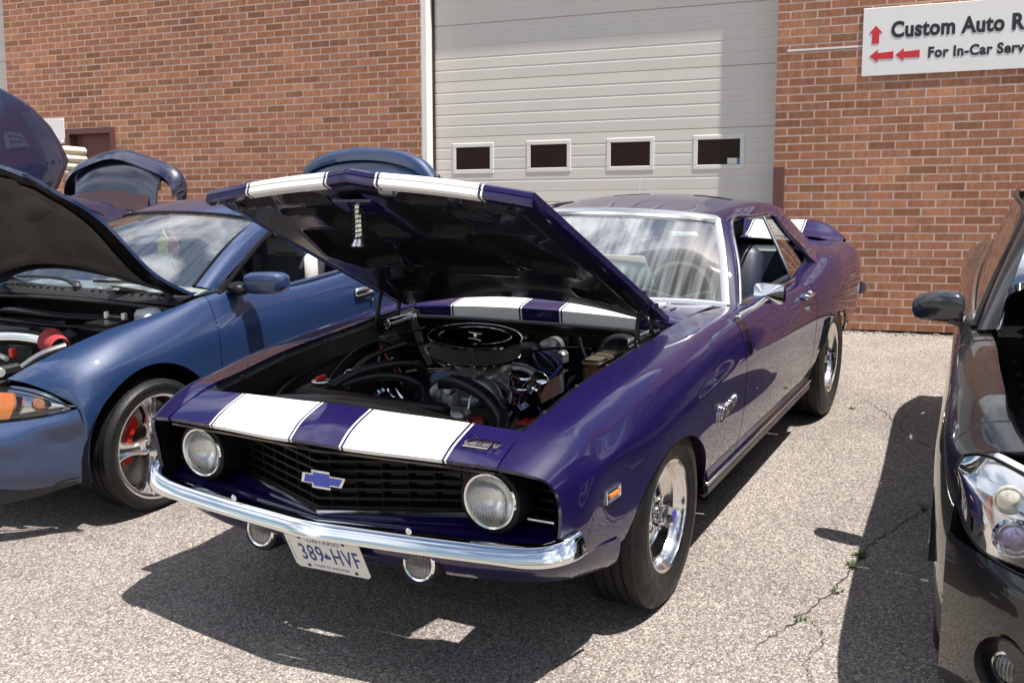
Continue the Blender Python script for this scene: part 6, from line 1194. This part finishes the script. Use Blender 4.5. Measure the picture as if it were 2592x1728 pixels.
for mir in (True, False):
    b = MB(); xs = np.linspace(.50, -.56, 20); ya = lambda x: np.interp(-x, [-.51, -.33, -.12, .12, .42, .62], [.60, .65, .672, .69, .705, .725]); za = lambda x: np.interp(-x, [-.51, -.33, -.12, .12, .42, .62], [.868, .885, .912, .932, .95, .958])
    b.grid(np.array([[(x, ya(x) - d, za(x) - e) for d, e in ((.0, .003), (.012, .022), (.05, .03), (.06, .06), (.085, .08), (.11, .26))] for x in xs])); b.build('inner_fender', SATIN, blk, mirror=mir, smooth=30)
    for k in range(7): MB().box((.38 - k * .12, np.interp(-(.38 - k * .12), [-.51, .62], [.615, .69]) - .028, np.interp(-(.38 - k * .12), [-.51, .62], [.868, .958]) - .028), (.05, .022, .016), bev=.004).build('fender_clip', HOSE, blk, mirror=mir, smooth=30)
b = MB(); b.box((.22, -.42, .80), (.30, .26, .16), bev=.02); b.box((-.2, -.40, .82), (.28, .28, .14), bev=.03); b.box((-.1, 0, .80), (.5, .45, .14), bev=.03); b.tube([(.1, -.50, .86), (-.1, -.45, .93), (-.3, -.2, .90)], .025, 10, sm=16); b.build('engine', IRON, blk, smooth=30)
q = MB(); q.box((-.02, -.50, .925), (.10, .16, .05), rot=roty(.15), bev=.012); q.build('fluid_tank', mat('white_tank', (.7, .7, .7)), blk, smooth=40)
b = MB(); b.grid(loft([sym([(.58, 0, .86), (.55, .3, .858), (.515, .60, .862)]), sym([(.80, 0, .80), (.75, .3, .80), (.63, .60, .81)])], 5, 21)); b.box((.80, 0, .69), (.03, .8, .16), bev=.01); b.build('front_trim', SATIN, blk)
MB().grid(loft([sym([(-.53, 0, .975), (-.55, .4, .97), (-.58, .70, .955)]), sym([(-.42, 0, .985), (-.45, .3, .982), (-.60, .69, .962)])], 4, 15)).build('cowl_grille', PLASTIC, blk)
it = MB(); it.box((-1.5, 0, .35), (2.2, 1.5, .03)); it.grid(loft([sym([(-.5, 0, .95), (-.62, .7, .95)]), sym([(-.9, 0, .96), (-.9, .7, .95)]), sym([(-.95, 0, .7), (-.95, .7, .7)])], 6, 9)); it.build('dashboard', INTER, blk)
for s_ in (1, -1): seat(blk, -1.5, s_ * .36, .5, INTER, .5)
# ---------------------------------------------------------------- the dark blue car beyond the blue coupe
NARGS = dict(rough=.4, metal=.1, coat=1.0, cior=1.7, coat_rough=.010)
NAVY = mat('navy_paint', (.006, .008, .040), var=.08, vscale=4, **NARGS)
nav = thing('navy_coupe', 'dark navy coupe at the far left with a swung up door and winged boot spoiler', 'car', lotpos(.0, -5.05))
def copy_tree(o, parent, swap):
    c = o.copy(); COL.objects.link(c); c.parent = parent
    for k, sl in enumerate(c.material_slots):
        old = sl.material
        if old is not None and old in swap: sl.link = 'OBJECT'; sl.material = swap[old]
    for ch in [q for q in bpy.data.objects if q.parent == o]: copy_tree(ch, c, swap)
    return c
doors = cp['door']
for o in list(cav.children):
    n = o.name.split('.')[0]
    if n in ('fender', 'quarter_panel', 'front_bumper', 'chin_spoiler', 'headlight', 'windscreen', 'windscreen_seal', 'roof', 'front_pillar', 'rear_pillar', 'window_seal', 'rear_window', 'tail_panel', 'wheel', 'wheel_house', 'dashboard', 'seat', 'engine_tray', 'cowl_grille') or o == doors[1]: copy_tree(o, nav, {BLUE: NAVY})
MB().grid(loft([sym([(-.36, 0, .965), (-.37, .4, .955), (-.40, .725, .93)]), sym([(0, 0, .93), (0, .4, .915), (0, .67, .872)]), sym([(.35, 0, .83), (.33, .35, .815), (.28, .60, .805)]), sym([(.60, 0, .70), (.57, .28, .69), (.47, .46, .70)])], 16, 25), fold=.01, ref=(0, 0, .4)).build('hood', NAVY, nav, smooth=60)
# door swung up on its front hinge
out = [(-.46, .62), (-.40, .92), (-.62, 1.42), (-.86, 1.86), (-1.06, 2.08), (-1.17, 2.07), (-1.345, 1.985), (-1.42, 1.92), (-1.52, 1.82), (-1.59, 1.70), (-1.640, 1.578), (-1.585, 1.487), (-1.525, 1.395), (-1.15, 1.06), (-.80, .76)]
A_ = np.array(out); cen = A_.mean(0); nrm = []
rings = []
for kk, dy in ((1.0, .0), (.965, .020), (.80, .050), (.45, .068), (.12, .072)): rings.append([(cen[0] + (p[0] - cen[0]) * kk, .85 + dy * .8, cen[1] + (p[1] - cen[1]) * kk) for p in out] + [(cen[0] + (out[0][0] - cen[0]) * kk, .85 + dy * .8, cen[1] + (out[0][1] - cen[1]) * kk)])
b = MB(); b.grid(np.array(rings)); b.add(rings[-1][:-1], [tuple(range(len(out)))]); b.add([(x, y - .05, z) for x, y, z in rings[0][:-1]] , [tuple(range(len(out)))[::-1]]); b.grid(np.array([rings[0], [(x, y - .05, z) for x, y, z in rings[0]]])); b.build('raised_door', NAVY, nav, smooth=50)
# boot lid with a tall wing
t4 = [sym([(-2.60, 0, .99), (-2.60, .42, .985), (-2.60, .56, .975)]), sym([(-2.70, 0, 1.22), (-2.70, .40, 1.21), (-2.70, .50, 1.19)]), sym([(-2.79, 0, 1.53), (-2.79, .34, 1.50), (-2.79, .52, 1.42)]), sym([(-2.86, 0, 1.60), (-2.86, .34, 1.565), (-2.86, .54, 1.46)]), sym([(-2.98, 0, 1.46), (-2.98, .36, 1.44), (-2.98, .50, 1.38)])]
l4 = MB().grid(loft(t4, 20, 25), fold=.02, ref=(-3.2, 0, 1.1)).build('boot_lid', NAVY, nav, smooth=60)
w4 = lambda x, dz_, dy: [(x, y * (1 + dy), z + dz_) for y, z in ((-.66, 1.25), (-.68, 1.36), (-.62, 1.47), (-.45, 1.555), (-.22, 1.615), (0, 1.64), (.22, 1.600), (.45, 1.535), (.62, 1.462), (.68, 1.36), (.665, 1.29))]
MB().grid(loft([w4(-2.74, -.075, -.03), w4(-2.80, -.01, .0), w4(-2.87, .0, .01), w4(-2.90, -.05, -.02), w4(-2.82, -.14, -.08)], 16, 41)).build('spoiler', NAVY, l4, smooth=60)
for s_ in (-1, 1): MB().box((-2.83, s_ * .42, 1.40), (.06, .03, .20), rot=rotx(s_ * -.2), bev=.008).build('spoiler_post', NAVY, l4, smooth=20)
MB().grid(loft([[(-2.772, y, z) for y, z in ((-.40, 1.40), (0, 1.425), (.40, 1.39))], [(-2.652, y, z) for y, z in ((-.44, 1.14), (0, 1.16), (.44, 1.13))]], 4, 9), fold=.006, ref=(-3.2, 0, 1.1)).build('lid_panel', mat('plum_felt', (.045, .022, .028), .7, var=.2, vscale=10), l4, smooth=30)
